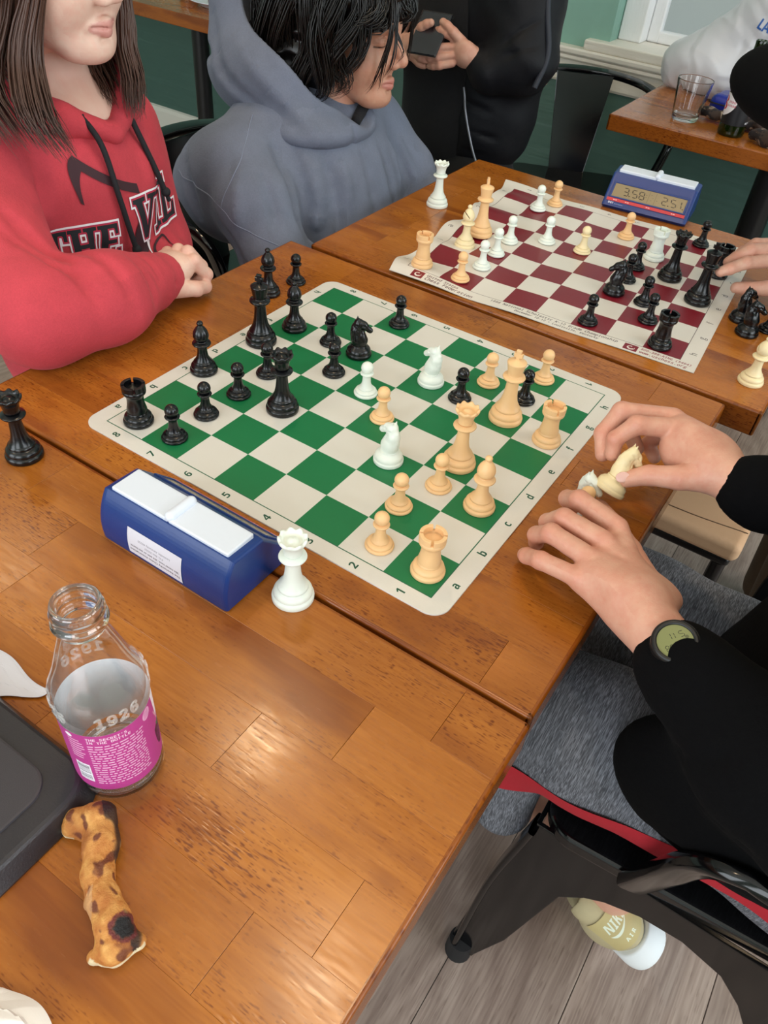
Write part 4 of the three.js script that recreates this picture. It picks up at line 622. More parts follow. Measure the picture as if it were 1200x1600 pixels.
function armchair(label, x, z, turn) {
  const first = !chairProto, o = first ? new THREE.Group() : chairProto.clone(); o.name = numbered('metal_armchair'); o.position.set(x, 0, z); o.rotation.set(0, turn, 0); scene.add(o); tag(o, label, 'chair', 'black metal chairs round the tables');
  if (!first) return o; chairProto = o; const B = M.blackMetal;
  const seat = new THREE.Shape(); const w = 0.2, d = 0.188, r = 0.035; seat.moveTo(-d + r, -w + 0.02); seat.lineTo(d - r, -w); seat.absarc(d - r, -w + r, r, -Math.PI / 2, 0); seat.lineTo(d, w - r); seat.absarc(d - r, w - r, r, 0, Math.PI / 2); seat.lineTo(-d + r, w - 0.02); seat.absarc(-d + r, w - 0.02 - r, r, Math.PI / 2, Math.PI); seat.lineTo(-d, -w + 0.02 + r); seat.absarc(-d + r, -w + 0.02 + r, r, Math.PI, Math.PI * 1.5);
  part('seat', new THREE.ExtrudeGeometry(seat, { depth: 0.012, bevelEnabled: true, bevelSize: 0.006, bevelThickness: 0.006, bevelSegments: 4, curveSegments: 12 }).rotateX(-Math.PI / 2).translate(0, 0.438, 0), B, o);
  for (const s of [-1, 1]) {
    const face = (pts, th, nm, z0) => { const g = poly(pts, th).translate(0, 0, -th / 2); const p = g.attributes.position; for (let i = 0; i < p.count; i++) { const y = p.getY(i); p.setZ(i, s * (z0 + (0.44 - y) * 0.045) + p.getZ(i)); } g.computeVertexNormals(); return part(nm, g, B, o); };
    face([[0.112, 0.437], [-0.112, 0.437], [-0.112, 0.296], [-0.085, 0.342], [-0.052, 0.376], [0, 0.393], [0.05, 0.389], [0.09, 0.372], [0.112, 0.354]], 0.004, 'side_apron', 0.198);
    for (const [e, pts] of [[1, [[0.1125, 0.437], [0.1125, 0.353], [0.137, 0.322], [0.172, 0.13], [0.202, 0.03], [0.204, 0.02], [0.242, 0.02], [0.240, 0.05], [0.216, 0.30], [0.195, 0.437]]], [-1, [[-0.1125, 0.437], [-0.195, 0.437], [-0.218, 0.30], [-0.256, 0.05], [-0.258, 0.02], [-0.220, 0.02], [-0.217, 0.03], [-0.182, 0.13], [-0.145, 0.22], [-0.1125, 0.288]]]]) {
      const leg = face(pts, 0.004, 'leg', 0.198);
      part('leg_fold', sweep([[e * 0.197, 0.43, s * 0.197], [e * 0.219, 0.28, s * 0.206], [e * (e > 0 ? 0.233 : 0.249), 0.03, s * 0.216]], 0.005, 0.017, () => V(1, 0, 0), 14), B, leg);
      part('rubber_foot', new THREE.CylinderGeometry(0.019, 0.021, 0.045, 20).translate(e * (e > 0 ? 0.226 : 0.241), 0.0225, s * 0.216), M.rubber, leg);
    }
  }
  part('front_apron', poly([[-0.196, 0.437], [0.196, 0.437], [0.196, 0.38], [0.15, 0.395], [0, 0.402], [-0.15, 0.395], [-0.196, 0.38]], 0.003).rotateY(Math.PI / 2).translate(0.193, 0, 0), B, o);
  part('rear_apron', poly([[-0.18, 0.437], [0.18, 0.437], [0.18, 0.36], [0.12, 0.385], [0, 0.395], [-0.12, 0.385], [-0.18, 0.36]], 0.003).rotateY(Math.PI / 2).translate(-0.195, 0, 0), B, o);
  const arm = [[0.078, 0.452, 0.208], [0.072, 0.50, 0.222], [0.064, 0.58, 0.247], [0.050, 0.645, 0.263], [0.015, 0.670, 0.267], [-0.06, 0.682, 0.262], [-0.16, 0.700, 0.240], [-0.235, 0.716, 0.19], [-0.275, 0.727, 0.10], [-0.288, 0.730, 0]], full = [...arm, ...arm.slice(0, -1).reverse().map(([a, b, c]) => [a, b, -c])];
  part('arm_hoop', sweep(full, 0.0165, 0.009, (t) => { const e = Math.min(t, 1 - t); return e < 0.17 ? V(1, 0.0, t < 0.5 ? 0.25 : -0.25) : e < 0.26 ? V(lerp(1, 0.1, (e - 0.17) / 0.09), 0, (t < 0.5 ? 1 : -1) * lerp(0.25, 1, (e - 0.17) / 0.09)) : V(0.25 * 0 + -(0.35), 0.0, (t < 0.5 ? 1 : -1) * 1).lerp(V(-1, 0.2, 0), smooth(0.34, 0.5, e)); }, 140), B, o);
  const sp = poly([[-0.055, 0.0], [-0.088, 0.28], [0.088, 0.28], [0.055, 0.0]], 0.003).rotateY(Math.PI / 2); { const p = sp.attributes.position; for (let i = 0; i < p.count; i++) { const y = p.getY(i); p.setX(i, p.getX(i) - 0.188 - 0.098 * Math.sin(y / 0.28 * 1.5) - 6 * 0.0 + p.getZ(i) ** 2 * 3.2); p.setY(i, y + 0.445); } sp.computeVertexNormals(); }
  part('back_splat', sp, B, o);
  return o;
}
armchair('black metal armchair in the lower right corner, under the player in shorts', 0.60, 0.0, Math.PI);
armchair('empty black metal armchair between the far table and the window table', -0.425, -1.735, -1.159);
armchair('black metal armchair behind the grey hoodie', -0.69, -0.625, 0.05);
// ---------------------------------------------------------------- people: measurements are metres, heights counted from the table top
function colour(g, f) { return tintVertices(g, f); }
function mergeC(list) { return mergeGeometries(list.map((g) => { const n = g.index ? g.toNonIndexed() : g; for (const k of Object.keys(n.attributes)) if (!['position', 'normal', 'uv', 'color'].includes(k)) n.deleteAttribute(k); return n; })); }
function headPrims(o = {}) { // x forward, y up, z to the person's right, origin between the ears
  const p = [ell([-0.012, 0.035, 0], [0.095, 0.095, 0.076], 0.01), ell([0.028, -0.028, 0], [0.066, 0.088, o.wide || 0.062], 0.03), ell([0.081, -0.103, 0], [0.020, 0.017, 0.022], 0.026)];
  const nose = o.nose || 1;
  for (const s of [-1, 1]) p.push(cap([-0.008, -0.05, 0.056 * s], [0.062, -0.098, 0.024 * s], 0.017, 0.018, 0.035), ell([0.060, -0.046, 0.036 * s], [0.026, 0.027, 0.025], 0.025), cap([0.072, 0.022, 0.046 * s], [0.090, 0.021, 0.012 * s], 0.009, 0.009, 0.016), minus(ell([0.098, 0.0, 0.033 * s], [0.017, 0.011, 0.018], 0.014)), ell([0.0735, -0.001, 0.032 * s], [0.0135, 0.0125, 0.0150], 0.005), crease([0.083, -0.0075, 0.020 * s], [0.078, -0.0085, 0.047 * s], 0.0016, 0.0022), crease([0.085, 0.0085, 0.019 * s], [0.079, 0.0085, 0.047 * s], 0.0016, 0.0018), ell([-0.008, -0.015, 0.077 * s], [0.026, 0.032, 0.010], 0.006));
  p.push(cap([0.089, 0.012, 0], [0.111 * nose, -0.031, 0], 0.0085, 0.0115, 0.014));
  for (const s of [-1, 1]) p.push(ell([0.1015, -0.0385, 0.0125 * s], [0.0115, 0.0088, 0.0085], 0.008), minus(ell([0.106, -0.0470, 0.0075 * s], [0.0055, 0.0035, 0.0042], 0.003)), cap([0.0978, -0.0680, 0.0025 * s], [0.0850, -0.0715, 0.0230 * s], 0.0050, 0.0028, 0.008), cap([0.0962, -0.0790, 0], [0.0842, -0.0742, 0.0210 * s], 0.0060, 0.0032, 0.008), crease([0.1030, -0.0735, 0], [0.0890, -0.0735, 0.023 * s], 0.0019, 0.0030));
  p.push(crease([0.095, -0.089, 0.012], [0.095, -0.089, -0.012], 0.005, 0.0022));
  p.push(cap([-0.02, -0.07, 0], [-0.05, -0.20, 0], 0.054, o.neck || 0.058, 0.03));
  return p;
}
const lipAt = (x, y, z) => { const w = 1 - Math.abs(z) / 0.0255; if (w <= 0 || x < 0.078) return 0; const t = Math.sqrt(w), up = -0.0735 + 0.0095 * t, dn = -0.0735 - 0.0130 * t; return smooth(up + 0.0012, up - 0.0008, y) * smooth(dn - 0.0012, dn + 0.0008, y); };
function head(o, m) {
  const g = solid(headPrims(o), 0.0026, { uv: 0.12, pad: 0.006 });
  colour(g, (x, y, z) => {
    let c = o.skin; const n = n3(x, y, z, 34, 71) - 0.5; c = [c[0] + n * 0.02, c[1] + n * 0.035, c[2] + n * 0.035];
    c = mix3(c, o.lips, lipAt(x, y, z) * 0.62);
    if (o.brow) { const b = Math.abs(z), yb = 0.0215 + 0.006 * smooth(0.012, 0.034, b) - 0.006 * smooth(0.034, 0.052, b), w = 0.0042 * smooth(0.008, 0.018, b) * smooth(0.054, 0.042, b); if (x > 0.05 && w > 0) c = mix3(c, o.brow, smooth(w + 0.0016, w - 0.0008, Math.abs(y - yb)) * (0.55 + 0.45 * n3(x, y * 3, z, 600, 3)));
      if (x > 0.06 && b > 0.018 && b < 0.049) c = mix3(c, o.brow, smooth(0.0022, 0.0008, Math.abs(y + 0.0082)) * 0.85); }
    return c;
  });
  return g.applyMatrix4(m);
}
const pose = (x, y, z, yaw, pitch, roll, s = 1) => new THREE.Matrix4().compose(V(x, y, z), new THREE.Quaternion().setFromEuler(new THREE.Euler(roll, yaw, pitch, 'YZX')), V(s, s, s));
const skinMat = (rough = 0.5) => phy({ vertexColors: true, map: skinTone, roughness: rough, sheen: 0.25, sheenRoughness: 0.5, sheenColor: sc('#ffc9b0'), bumpMap: tiled(speck, 3), bumpScale: 0.00015 });
function handGeo(fingers, palm, skin, cell = 0.0019) { // fingers: [[points], [radii]]
  const pr = [...palm]; for (const [pts, rs] of fingers) pr.push(...chain(pts, rs, 0.0035));
  const joints = []; for (const [pts] of fingers) joints.push(...pts.slice(1, 3), pts[0]);
  const g = solid(pr, cell, { uv: 0.08, pad: 0.005, extra: (x, y, z) => -0.0007 * (n3(x, y, z, 90, 3) - 0.5) });
  return colour(g, (x, y, z) => { let k = 0; for (const j of joints) k = Math.max(k, smooth(0.017, 0.004, Math.hypot(x - j[0], y - j[1], z - j[2]))); const n = n3(x, y, z, 60, 81) - 0.5; return mix3([skin[0] + n * 0.02, skin[1] + n * 0.04, skin[2] + n * 0.04], [skin[0] * 0.98, skin[1] * 0.86, skin[2] * 0.84], k * 0.6); });
}
function nail(c, n, along, w, l) { // small curved plate on a fingertip
  const N = V(...n).normalize(), A = V(...along); A.addScaledVector(N, -A.dot(N)).normalize(); const B = A.clone().cross(N);
  const g = new THREE.SphereGeometry(1, 16, 10).scale(l, 0.0011, w); return g.applyMatrix4(new THREE.Matrix4().makeBasis(A, N, B).setPosition(...c));
}
const bodyColour = (g, skin) => colour(g, (x, y, z) => { const n = n3(x, y, z, 30, 91) - 0.5; return [skin[0] + n * 0.02, skin[1] + n * 0.035, skin[2] + n * 0.035]; });
const rise = (g) => g.translate(0, T, 0);
function person(label, x, z) { const o = thing('person', label, 'person', [x, 0, z]); return { o, put: (name, g, mat, lab, par = o) => part(name, rise(g).translate(-x, 0, -z), mat, par, lab) }; }
const cloth = (hex, o = {}) => phy({ color: sc(hex), map: tiled(fleeceTone, 1), roughness: 0.92, bumpMap: tiled(fleece, 3), bumpScale: 0.0007, sheen: 0.35, sheenRoughness: 0.6, sheenColor: sc(hex).lerp(new THREE.Color(1, 1, 1), 0.25), ...o });
function locks(list) { // hair as many tapering tubes; each lock: control points, spread at each, number, radius, waviness
  const out = [];
  for (const { p, s, n, r = 0.0022, wave = 0.002, freq = 3 } of list) for (let i = 0, ph0 = rr(0, 6), f0 = freq * rr(0.75, 1.25); i < n; i++) {
    const a = rr(0, 6.283), q = Math.sqrt(rnd()), ox = Math.cos(a) * q, oz = Math.sin(a) * q, oy = rr(-1, 1), len = rr(0.88, 1.03), ph = ph0 + rr(-0.45, 0.45), f = f0 * rr(0.95, 1.05), pts = [];
    const c = new THREE.CatmullRomCurve3(p.map((v, k) => V(v[0] + ox * s[k], v[1] + oy * s[k] * 0.45, v[2] + oz * s[k])), false, 'centripetal');
    const N = 12; for (let k = 0; k <= N; k++) { const t = k / N * Math.min(1, len), v = c.getPoint(t), e = wave * smooth(0.1, 0.6, t); v.x += e * Math.sin(ph + t * f * 6.28); v.z += e * Math.cos(ph * 1.7 + t * f * 6.28); v.y += e * 0.5 * Math.sin(ph * 2.3 + t * f * 5); pts.push(v); }
    const cv = new THREE.CatmullRomCurve3(pts), g = new THREE.TubeGeometry(cv, 18, r, 5, false), gp = g.attributes.position;
    for (let k = 0; k <= 18; k++) { const t = k / 18, c0 = cv.getPointAt(t), w = (0.55 + 0.45 * Math.sin(Math.min(1, t * 1.6 + 0.2) * 1.57)) * (1 - 0.9 * smooth(0.72, 1, t)); for (let m = 0; m <= 5; m++) { const id = k * 6 + m; gp.setXYZ(id, c0.x + (gp.getX(id) - c0.x) * w, c0.y + (gp.getY(id) - c0.y) * w, c0.z + (gp.getZ(id) - c0.z) * w); } }
    out.push(g);
  }
  return merge(out);
}
const hairMat = (hex, rough = 0.42) => phy({ color: sc(hex), roughness: rough, sheen: 0.3, sheenColor: sc('#8a6a58'), sheenRoughness: 0.4 });

function toSurface(F, p) { const q = [...p]; for (let k = 0; k < 14; k++) { const d = F(...q), e = 0.002, g = [F(q[0] + e, q[1], q[2]) - F(q[0] - e, q[1], q[2]), F(q[0], q[1] + e, q[2]) - F(q[0], q[1] - e, q[2]), F(q[0], q[1], q[2] + e) - F(q[0], q[1], q[2] - e)], l = Math.hypot(...g) || 1; for (let i = 0; i < 3; i++) q[i] -= g[i] / l * d * 0.8; } return q; }
function foldsOn(prims, list) { // creases and ridges pulled on to the surface of prims
  const F = field(prims), out = [];
  for (const [pts, w, depth] of list) { const c = new THREE.CatmullRomCurve3(pts.map((p) => V(...p)), false, 'centripetal'), n = Math.max(2, pts.length * 2), q = []; for (let i = 0; i <= n; i++) q.push(toSurface(F, c.getPoint(i / n).toArray())); for (let i = 0; i < n; i++) { const k = Math.sin(Math.PI * (i + 0.5) / n) ** 0.7; out.push({ ...crease(q[i], q[i + 1], w, depth * k), soft: 1 }); } }
  return [...prims, ...out];
}
function seam(prims, pts, r = 0.0015) { const F = field(prims), c = new THREE.CatmullRomCurve3(pts.map((p) => V(...p)), false, 'centripetal'), q = []; for (let i = 0; i <= 24; i++) q.push(toSurface(F, c.getPoint(i / 24).toArray())); return tube(q, r, 60, 6); }

// ---- person in the red hoodie (left)
{
  const { o, put } = person('person in a red hoodie with long brown hair, right forearm resting on the table', -0.62, -0.08);
  const skin = [0.93, 0.79, 0.72], hm = pose(-0.590, 0.424, -0.068, 0.18, -0.20, 0.06, 1.05);
  const arms = [...chain([[-0.62, 0.17, 0.06], [-0.40, 0.065, 0.185], [-0.385, 0.045, -0.015]], [0.04, 0.03, 0.024], 0.02), ...chain([[-0.62, 0.16, -0.19], [-0.595, -0.04, -0.205], [-0.45, -0.03, -0.11]], [0.04, 0.035, 0.026], 0.02), cap([-0.66, -0.25, -0.09], [-0.62, 0.17, -0.085], 0.1, 0.09, 0.03), cap([-0.64, 0.17, -0.085], [-0.63, 0.27, -0.082], 0.05, 0.048, 0.03)];
  const fist = handGeo([
    [[[-0.366, 0.058, -0.092], [-0.362, 0.032, -0.110], [-0.376, 0.014, -0.098], [-0.384, 0.020, -0.084]], [0.0105, 0.0098, 0.0085, 0.008]],
    [[[-0.382, 0.064, -0.097], [-0.380, 0.036, -0.118], [-0.392, 0.014, -0.106], [-0.398, 0.020, -0.090]], [0.0108, 0.010, 0.0088, 0.008]],
    [[[-0.400, 0.062, -0.096], [-0.400, 0.034, -0.116], [-0.408, 0.013, -0.104], [-0.410, 0.020, -0.088]], [0.0105, 0.0098, 0.0085, 0.008]],
    [[[-0.417, 0.055, -0.090], [-0.420, 0.030, -0.108], [-0.424, 0.012, -0.096], [-0.424, 0.018, -0.082]], [0.0098, 0.009, 0.008, 0.0075]],
    [[[-0.366, 0.030, -0.050], [-0.352, 0.024, -0.078], [-0.356, 0.018, -0.100], [-0.368, 0.016, -0.112]], [0.014, 0.011, 0.0095, 0.0085]],
  ], [ell([-0.392, 0.042, -0.062], [0.031, 0.022, 0.040], 0.01, [0.1, 0.1, 0]), cap([-0.386, 0.045, -0.02], [-0.390, 0.045, -0.06], 0.023, 0.026, 0.012), cap([-0.372, 0.053, -0.08], [-0.412, 0.050, -0.08], 0.014, 0.013, 0.012)], skin).translate(0, 0, 0.024);
  put('body', mergeC([bodyColour(solid(arms, 0.008), skin), head({ skin, lips: [0.80, 0.52, 0.50], brow: [0.25, 0.17, 0.14], wide: 0.074, neck: 0.052 }, hm), fist]), skinMat());
  const pr = [ell([-0.632, 0.045, -0.075], [0.120, 0.175, 0.160], 0.02), ell([-0.64, -0.14, -0.075], [0.145, 0.20, 0.165], 0.07), cap([-0.63, 0.172, 0.03], [-0.63, 0.172, -0.165], 0.058, 0.056, 0.06),
    cap([-0.63, 0.165, 0.045], [-0.50, 0.10, 0.155], 0.066, 0.068, 0.05), cap([-0.50, 0.10, 0.155], [-0.395, 0.066, 0.178], 0.068, 0.066, 0.03), cap([-0.390, 0.067, 0.180], [-0.366, 0.062, 0.090], 0.066, 0.059, 0.022), cap([-0.366, 0.062, 0.100], [-0.379, 0.050, 0.014], 0.059, 0.042, 0.015), cap([-0.379, 0.048, 0.012], [-0.384, 0.045, -0.016], 0.0385, 0.0345, 0.006), ell([-0.605, 0.115, -0.082], [0.098, 0.105, 0.105], 0.05),
    cap([-0.63, 0.155, -0.185], [-0.595, -0.03, -0.205], 0.060, 0.052, 0.04), cap([-0.595, -0.03, -0.205], [-0.46, -0.035, -0.11], 0.050, 0.046, 0.03),
    crease([-0.47, 0.140, 0.12], [-0.40, 0.075, 0.120], 0.010, 0.010), crease([-0.45, 0.155, 0.16], [-0.37, 0.125, 0.130], 0.010, 0.007), crease([-0.42, 0.135, 0.20], [-0.33, 0.110, 0.115], 0.009, 0.004), crease([-0.36, 0.125, 0.12], [-0.31, 0.06, 0.105], 0.008, 0.004), crease([-0.355, 0.118, 0.05], [-0.325, 0.06, 0.035], 0.007, 0.003), crease([-0.40, 0.118, 0.06], [-0.36, 0.118, 0.02], 0.006, 0.003), crease([-0.38, 0.086, -0.011], [-0.345, 0.045, -0.013], 0.0030, 0.0028), crease([-0.345, 0.06, -0.012], [-0.36, 0.02, -0.011], 0.003, 0.0028), crease([-0.42, 0.06, -0.011], [-0.38, 0.087, -0.011], 0.003, 0.0028),
    crease([-0.53, 0.20, 0.02], [-0.49, 0.08, 0.06], 0.018, 0.006), crease([-0.55, 0.20, -0.17], [-0.52, 0.0, -0.20], 0.016, 0.007), crease([-0.52, 0.19, -0.14], [-0.50, 0.08, -0.15], 0.010, -0.004), crease([-0.51, 0.12, -0.02], [-0.49, 0.0, 0.00], 0.02, 0.003), crease([-0.53, 0.17, -0.235], [-0.51, 0.05, -0.255], 0.010, 0.004), minus(ell([-0.375, -0.3, 0], [0.6, 0.2985, 0.9], 0.001))];
  pr.pop();
  const crumple = foldsOn(pr, [[[[-0.47, 0.16, 0.15], [-0.42, 0.13, 0.14], [-0.37, 0.115, 0.135]], 0.008, 0.017], [[[-0.45, 0.145, 0.17], [-0.38, 0.12, 0.155], [-0.32, 0.09, 0.14]], 0.008, 0.009], [[[-0.42, 0.13, 0.11], [-0.36, 0.115, 0.10], [-0.31, 0.06, 0.095]], 0.008, 0.007], [[[-0.36, 0.11, 0.06], [-0.32, 0.08, 0.055], [-0.305, 0.05, 0.05]], 0.007, 0.006], [[[-0.38, 0.10, 0.03], [-0.34, 0.07, 0.03]], 0.005, 0.004], [[[-0.53, 0.19, 0.03], [-0.50, 0.10, 0.05], [-0.49, 0.03, 0.06]], 0.011, 0.012], [[[-0.54, 0.18, -0.15], [-0.51, 0.08, -0.165], [-0.50, 0, -0.16]], 0.010, 0.011], [[[-0.53, 0.17, -0.125], [-0.51, 0.1, -0.13]], 0.009, -0.006], [[[-0.58, 0.20, 0.10], [-0.52, 0.15, 0.14], [-0.47, 0.10, 0.19]], 0.012, 0.008], [[[-0.52, 0.06, -0.02], [-0.49, 0.0, -0.03]], 0.012, 0.006]]);
  const torso = solid(crumple, 0.0056, { extra: (x, y, z) => 0.0022 * Math.sin(x * 46 + y * 60 + z * 38 + 3 * n3(x, y, z, 9, 3)) * (n3(x, y, z, 10, 7) - 0.2), uv: 0.25 });
  const red = cloth('#cf4450'); const hoodie = put('hoodie', torso, red);
  hoodie.updateMatrixWorld(true); o.updateMatrixWorld(true);
  // printed lettering, laid on the chest
  const ptx = canvasTex(1400, 900, (g, w, h) => {
    g.clearRect(0, 0, w, h); g.fillStyle = '#3a1c24'; g.beginPath(); g.moveTo(330, 300); g.quadraticCurveTo(270, 60, 380, 20); g.quadraticCurveTo(520, 180, 760, 260); g.lineTo(770, 330); g.quadraticCurveTo(520, 240, 390, 110); g.quadraticCurveTo(330, 180, 350, 320); g.fill();
    g.beginPath(); g.ellipse(770, 640, 90, 160, 0.2, 0, 7); g.fill(); for (let k = 0; k < 4; k++) { g.beginPath(); g.moveTo(690, 700 + k * 46); g.lineTo(640, 690 + k * 56); g.lineTo(720, 760 + k * 40); g.fill(); } g.lineWidth = 16; g.strokeStyle = '#3a1c24'; g.beginPath(); g.ellipse(940, 800, 110, 70, -0.3, 0, 7); g.stroke();
    const word = (s, x, y, size, rot, sx) => { g.save(); g.translate(x, y); g.rotate(rot); g.scale(sx, 1); g.font = 'bold ' + size + 'px serif'; g.textBaseline = 'middle'; g.textAlign = 'left'; g.lineJoin = 'miter'; for (const [lw, col] of [[64, '#f1ecf0'], [34, '#a8214f'], [20, '#c62f3f']]) { g.lineWidth = lw; g.strokeStyle = col; g.strokeText(s, 0, 0); } g.fillStyle = '#1f2228'; g.fillText(s, 0, 0); g.lineWidth = 8; g.strokeStyle = '#1f2228'; g.strokeText(s, 0, 0); g.restore(); };
    word('THE', 60, 610, 360, 0.0, 0.64); word('VIL', 690, 520, 430, 0.0, 0.80);
  });
  const dec = new DecalGeometry(hoodie, V(-0.50, T + 0.085, -0.085), new THREE.Euler(-0.0, Math.PI / 2 + 0.05, 0, 'YXZ'), V(0.29, 0.19, 0.16));
  { const p = dec.attributes.position, n = dec.attributes.normal; for (let i = 0; i < p.count; i++) p.setXYZ(i, p.getX(i) + n.getX(i) * 0.0009 + 0.62, p.getY(i) + n.getY(i) * 0.0009, p.getZ(i) + n.getZ(i) * 0.0009 + 0.08); }
  part('print', dec, std({ map: ptx, transparent: true, alphaTest: 0.5, roughness: 0.75, polygonOffset: true, polygonOffsetFactor: -2 }), hoodie, 'printed dark lettering with white outlines');
  const hoodPts = [[-0.525, 0.192, -0.088], [-0.552, 0.217, -0.025], [-0.61, 0.238, 0.010], [-0.68, 0.258, -0.02], [-0.715, 0.262, -0.080], [-0.68, 0.258, -0.14], [-0.61, 0.238, -0.170], [-0.552, 0.217, -0.145], [-0.527, 0.193, -0.092]];
  put('hood', solid([...chain(hoodPts, [0.013, 0.021, 0.028, 0.042, 0.05, 0.042, 0.028, 0.021, 0.013], 0.012), ...chain(hoodPts.slice(2, 7).map(([a, b, c]) => [a - 0.02, b - 0.05, c]), [0.03, 0.04, 0.045, 0.04, 0.03], 0.03)], 0.005), red);
  const cordM = std({ color: sc('#17171c'), roughness: 0.8 });
  put('drawstring', merge([tube([[-0.535, 0.222, -0.045], [-0.512, 0.19, -0.052], [-0.495, 0.12, -0.056], [-0.492, 0.06, -0.066], [-0.490, 0.035, -0.070]], 0.0042, 40, 8), new THREE.SphereGeometry(0.0075, 12, 10).translate(-0.489, 0.036, -0.070), tube([[-0.489, 0.034, -0.07], [-0.487, 0.02, -0.074]], 0.0035, 6, 8)]), cordM);
  put('drawstring', merge([tube([[-0.545, 0.226, -0.128], [-0.522, 0.19, -0.128], [-0.508, 0.14, -0.140], [-0.503, 0.10, -0.152]], 0.0042, 40, 8), new THREE.SphereGeometry(0.0072, 12, 10).translate(-0.502, 0.098, -0.153), tube([[-0.502, 0.096, -0.153], [-0.50, 0.084, -0.156]], 0.0034, 6, 8)]), cordM);
  const hp = (v) => { const q = V(...v).applyMatrix4(hm); return [q.x, q.y, q.z]; };
  const cover = solid([ell([-0.022, 0.045, 0], [0.100, 0.102, 0.088], 0.01), ell([-0.06, -0.06, 0], [0.05, 0.12, 0.075], 0.05), minus(ell([0.115, -0.055, 0], [0.10, 0.125, 0.070], 0.02))], 0.004).applyMatrix4(hm);
  const L = (p, s, n, r, wave) => ({ p: p.map((v) => v.length === 4 ? [v[0], v[1], v[2]] : hp(v)), s, n, r, wave });
  const W = (x, y, z) => [x, y, z, 1];
  const strands = locks([
    L([[0.055, 0.125, 0.01], [0.075, 0.06, 0.066], [0.062, -0.04, 0.080], W(-0.535, 0.30, 0.025), W(-0.500, 0.245, 0.045), W(-0.480, 0.205, 0.038)], [0.006, 0.012, 0.013, 0.020, 0.024, 0.022], 170, 0.0017, 0.0016),
    L([[0.03, 0.13, 0.02], [0.04, 0.06, 0.088], [0.02, -0.06, 0.098], W(-0.57, 0.27, 0.07), W(-0.52, 0.215, 0.07)], [0.01, 0.015, 0.02, 0.03, 0.03], 140, 0.0018, 0.0016),
    L([[0.055, 0.125, -0.01], [0.078, 0.055, -0.064], [0.062, -0.05, -0.076], W(-0.545, 0.30, -0.150), W(-0.525, 0.245, -0.135), W(-0.512, 0.212, -0.122)], [0.006, 0.012, 0.012, 0.016, 0.018, 0.016], 160, 0.0017, 0.0016),
    L([[0.02, 0.13, -0.02], [0.03, 0.05, -0.088], [0.01, -0.08, -0.095], W(-0.59, 0.27, -0.165), W(-0.555, 0.215, -0.155)], [0.01, 0.015, 0.02, 0.026, 0.026], 110, 0.0018, 0.0016),
    L([[0.02, 0.10, -0.05], [0.0, -0.05, -0.065], W(-0.60, 0.27, -0.135), W(-0.565, 0.235, -0.120), W(-0.545, 0.22, -0.115)], [0.02, 0.02, 0.02, 0.02, 0.014], 60, 0.0026, 0.002),
    L([[0.0, 0.10, 0.05], [-0.02, -0.05, 0.062], W(-0.61, 0.27, 0.01), W(-0.57, 0.24, 0.0)], [0.02, 0.02, 0.02, 0.016], 40, 0.0026, 0.002),
  ]);
  put('hair', mergeGeometries([merge([cover]), strands]), hairMat('#4b3127'));
  put('trousers', solid([cap([-0.64, -0.26, 0.02], [-0.22, -0.24, 0.03], 0.085, 0.065, 0.05), cap([-0.64, -0.26, -0.19], [-0.22, -0.24, -0.17], 0.085, 0.065, 0.05), cap([-0.22, -0.24, 0.03], [-0.25, -0.69, 0.03], 0.062, 0.05, 0.03), cap([-0.22, -0.24, -0.17], [-0.25, -0.69, -0.17], 0.062, 0.05, 0.03)], 0.012), cloth('#1a1c24'));
}
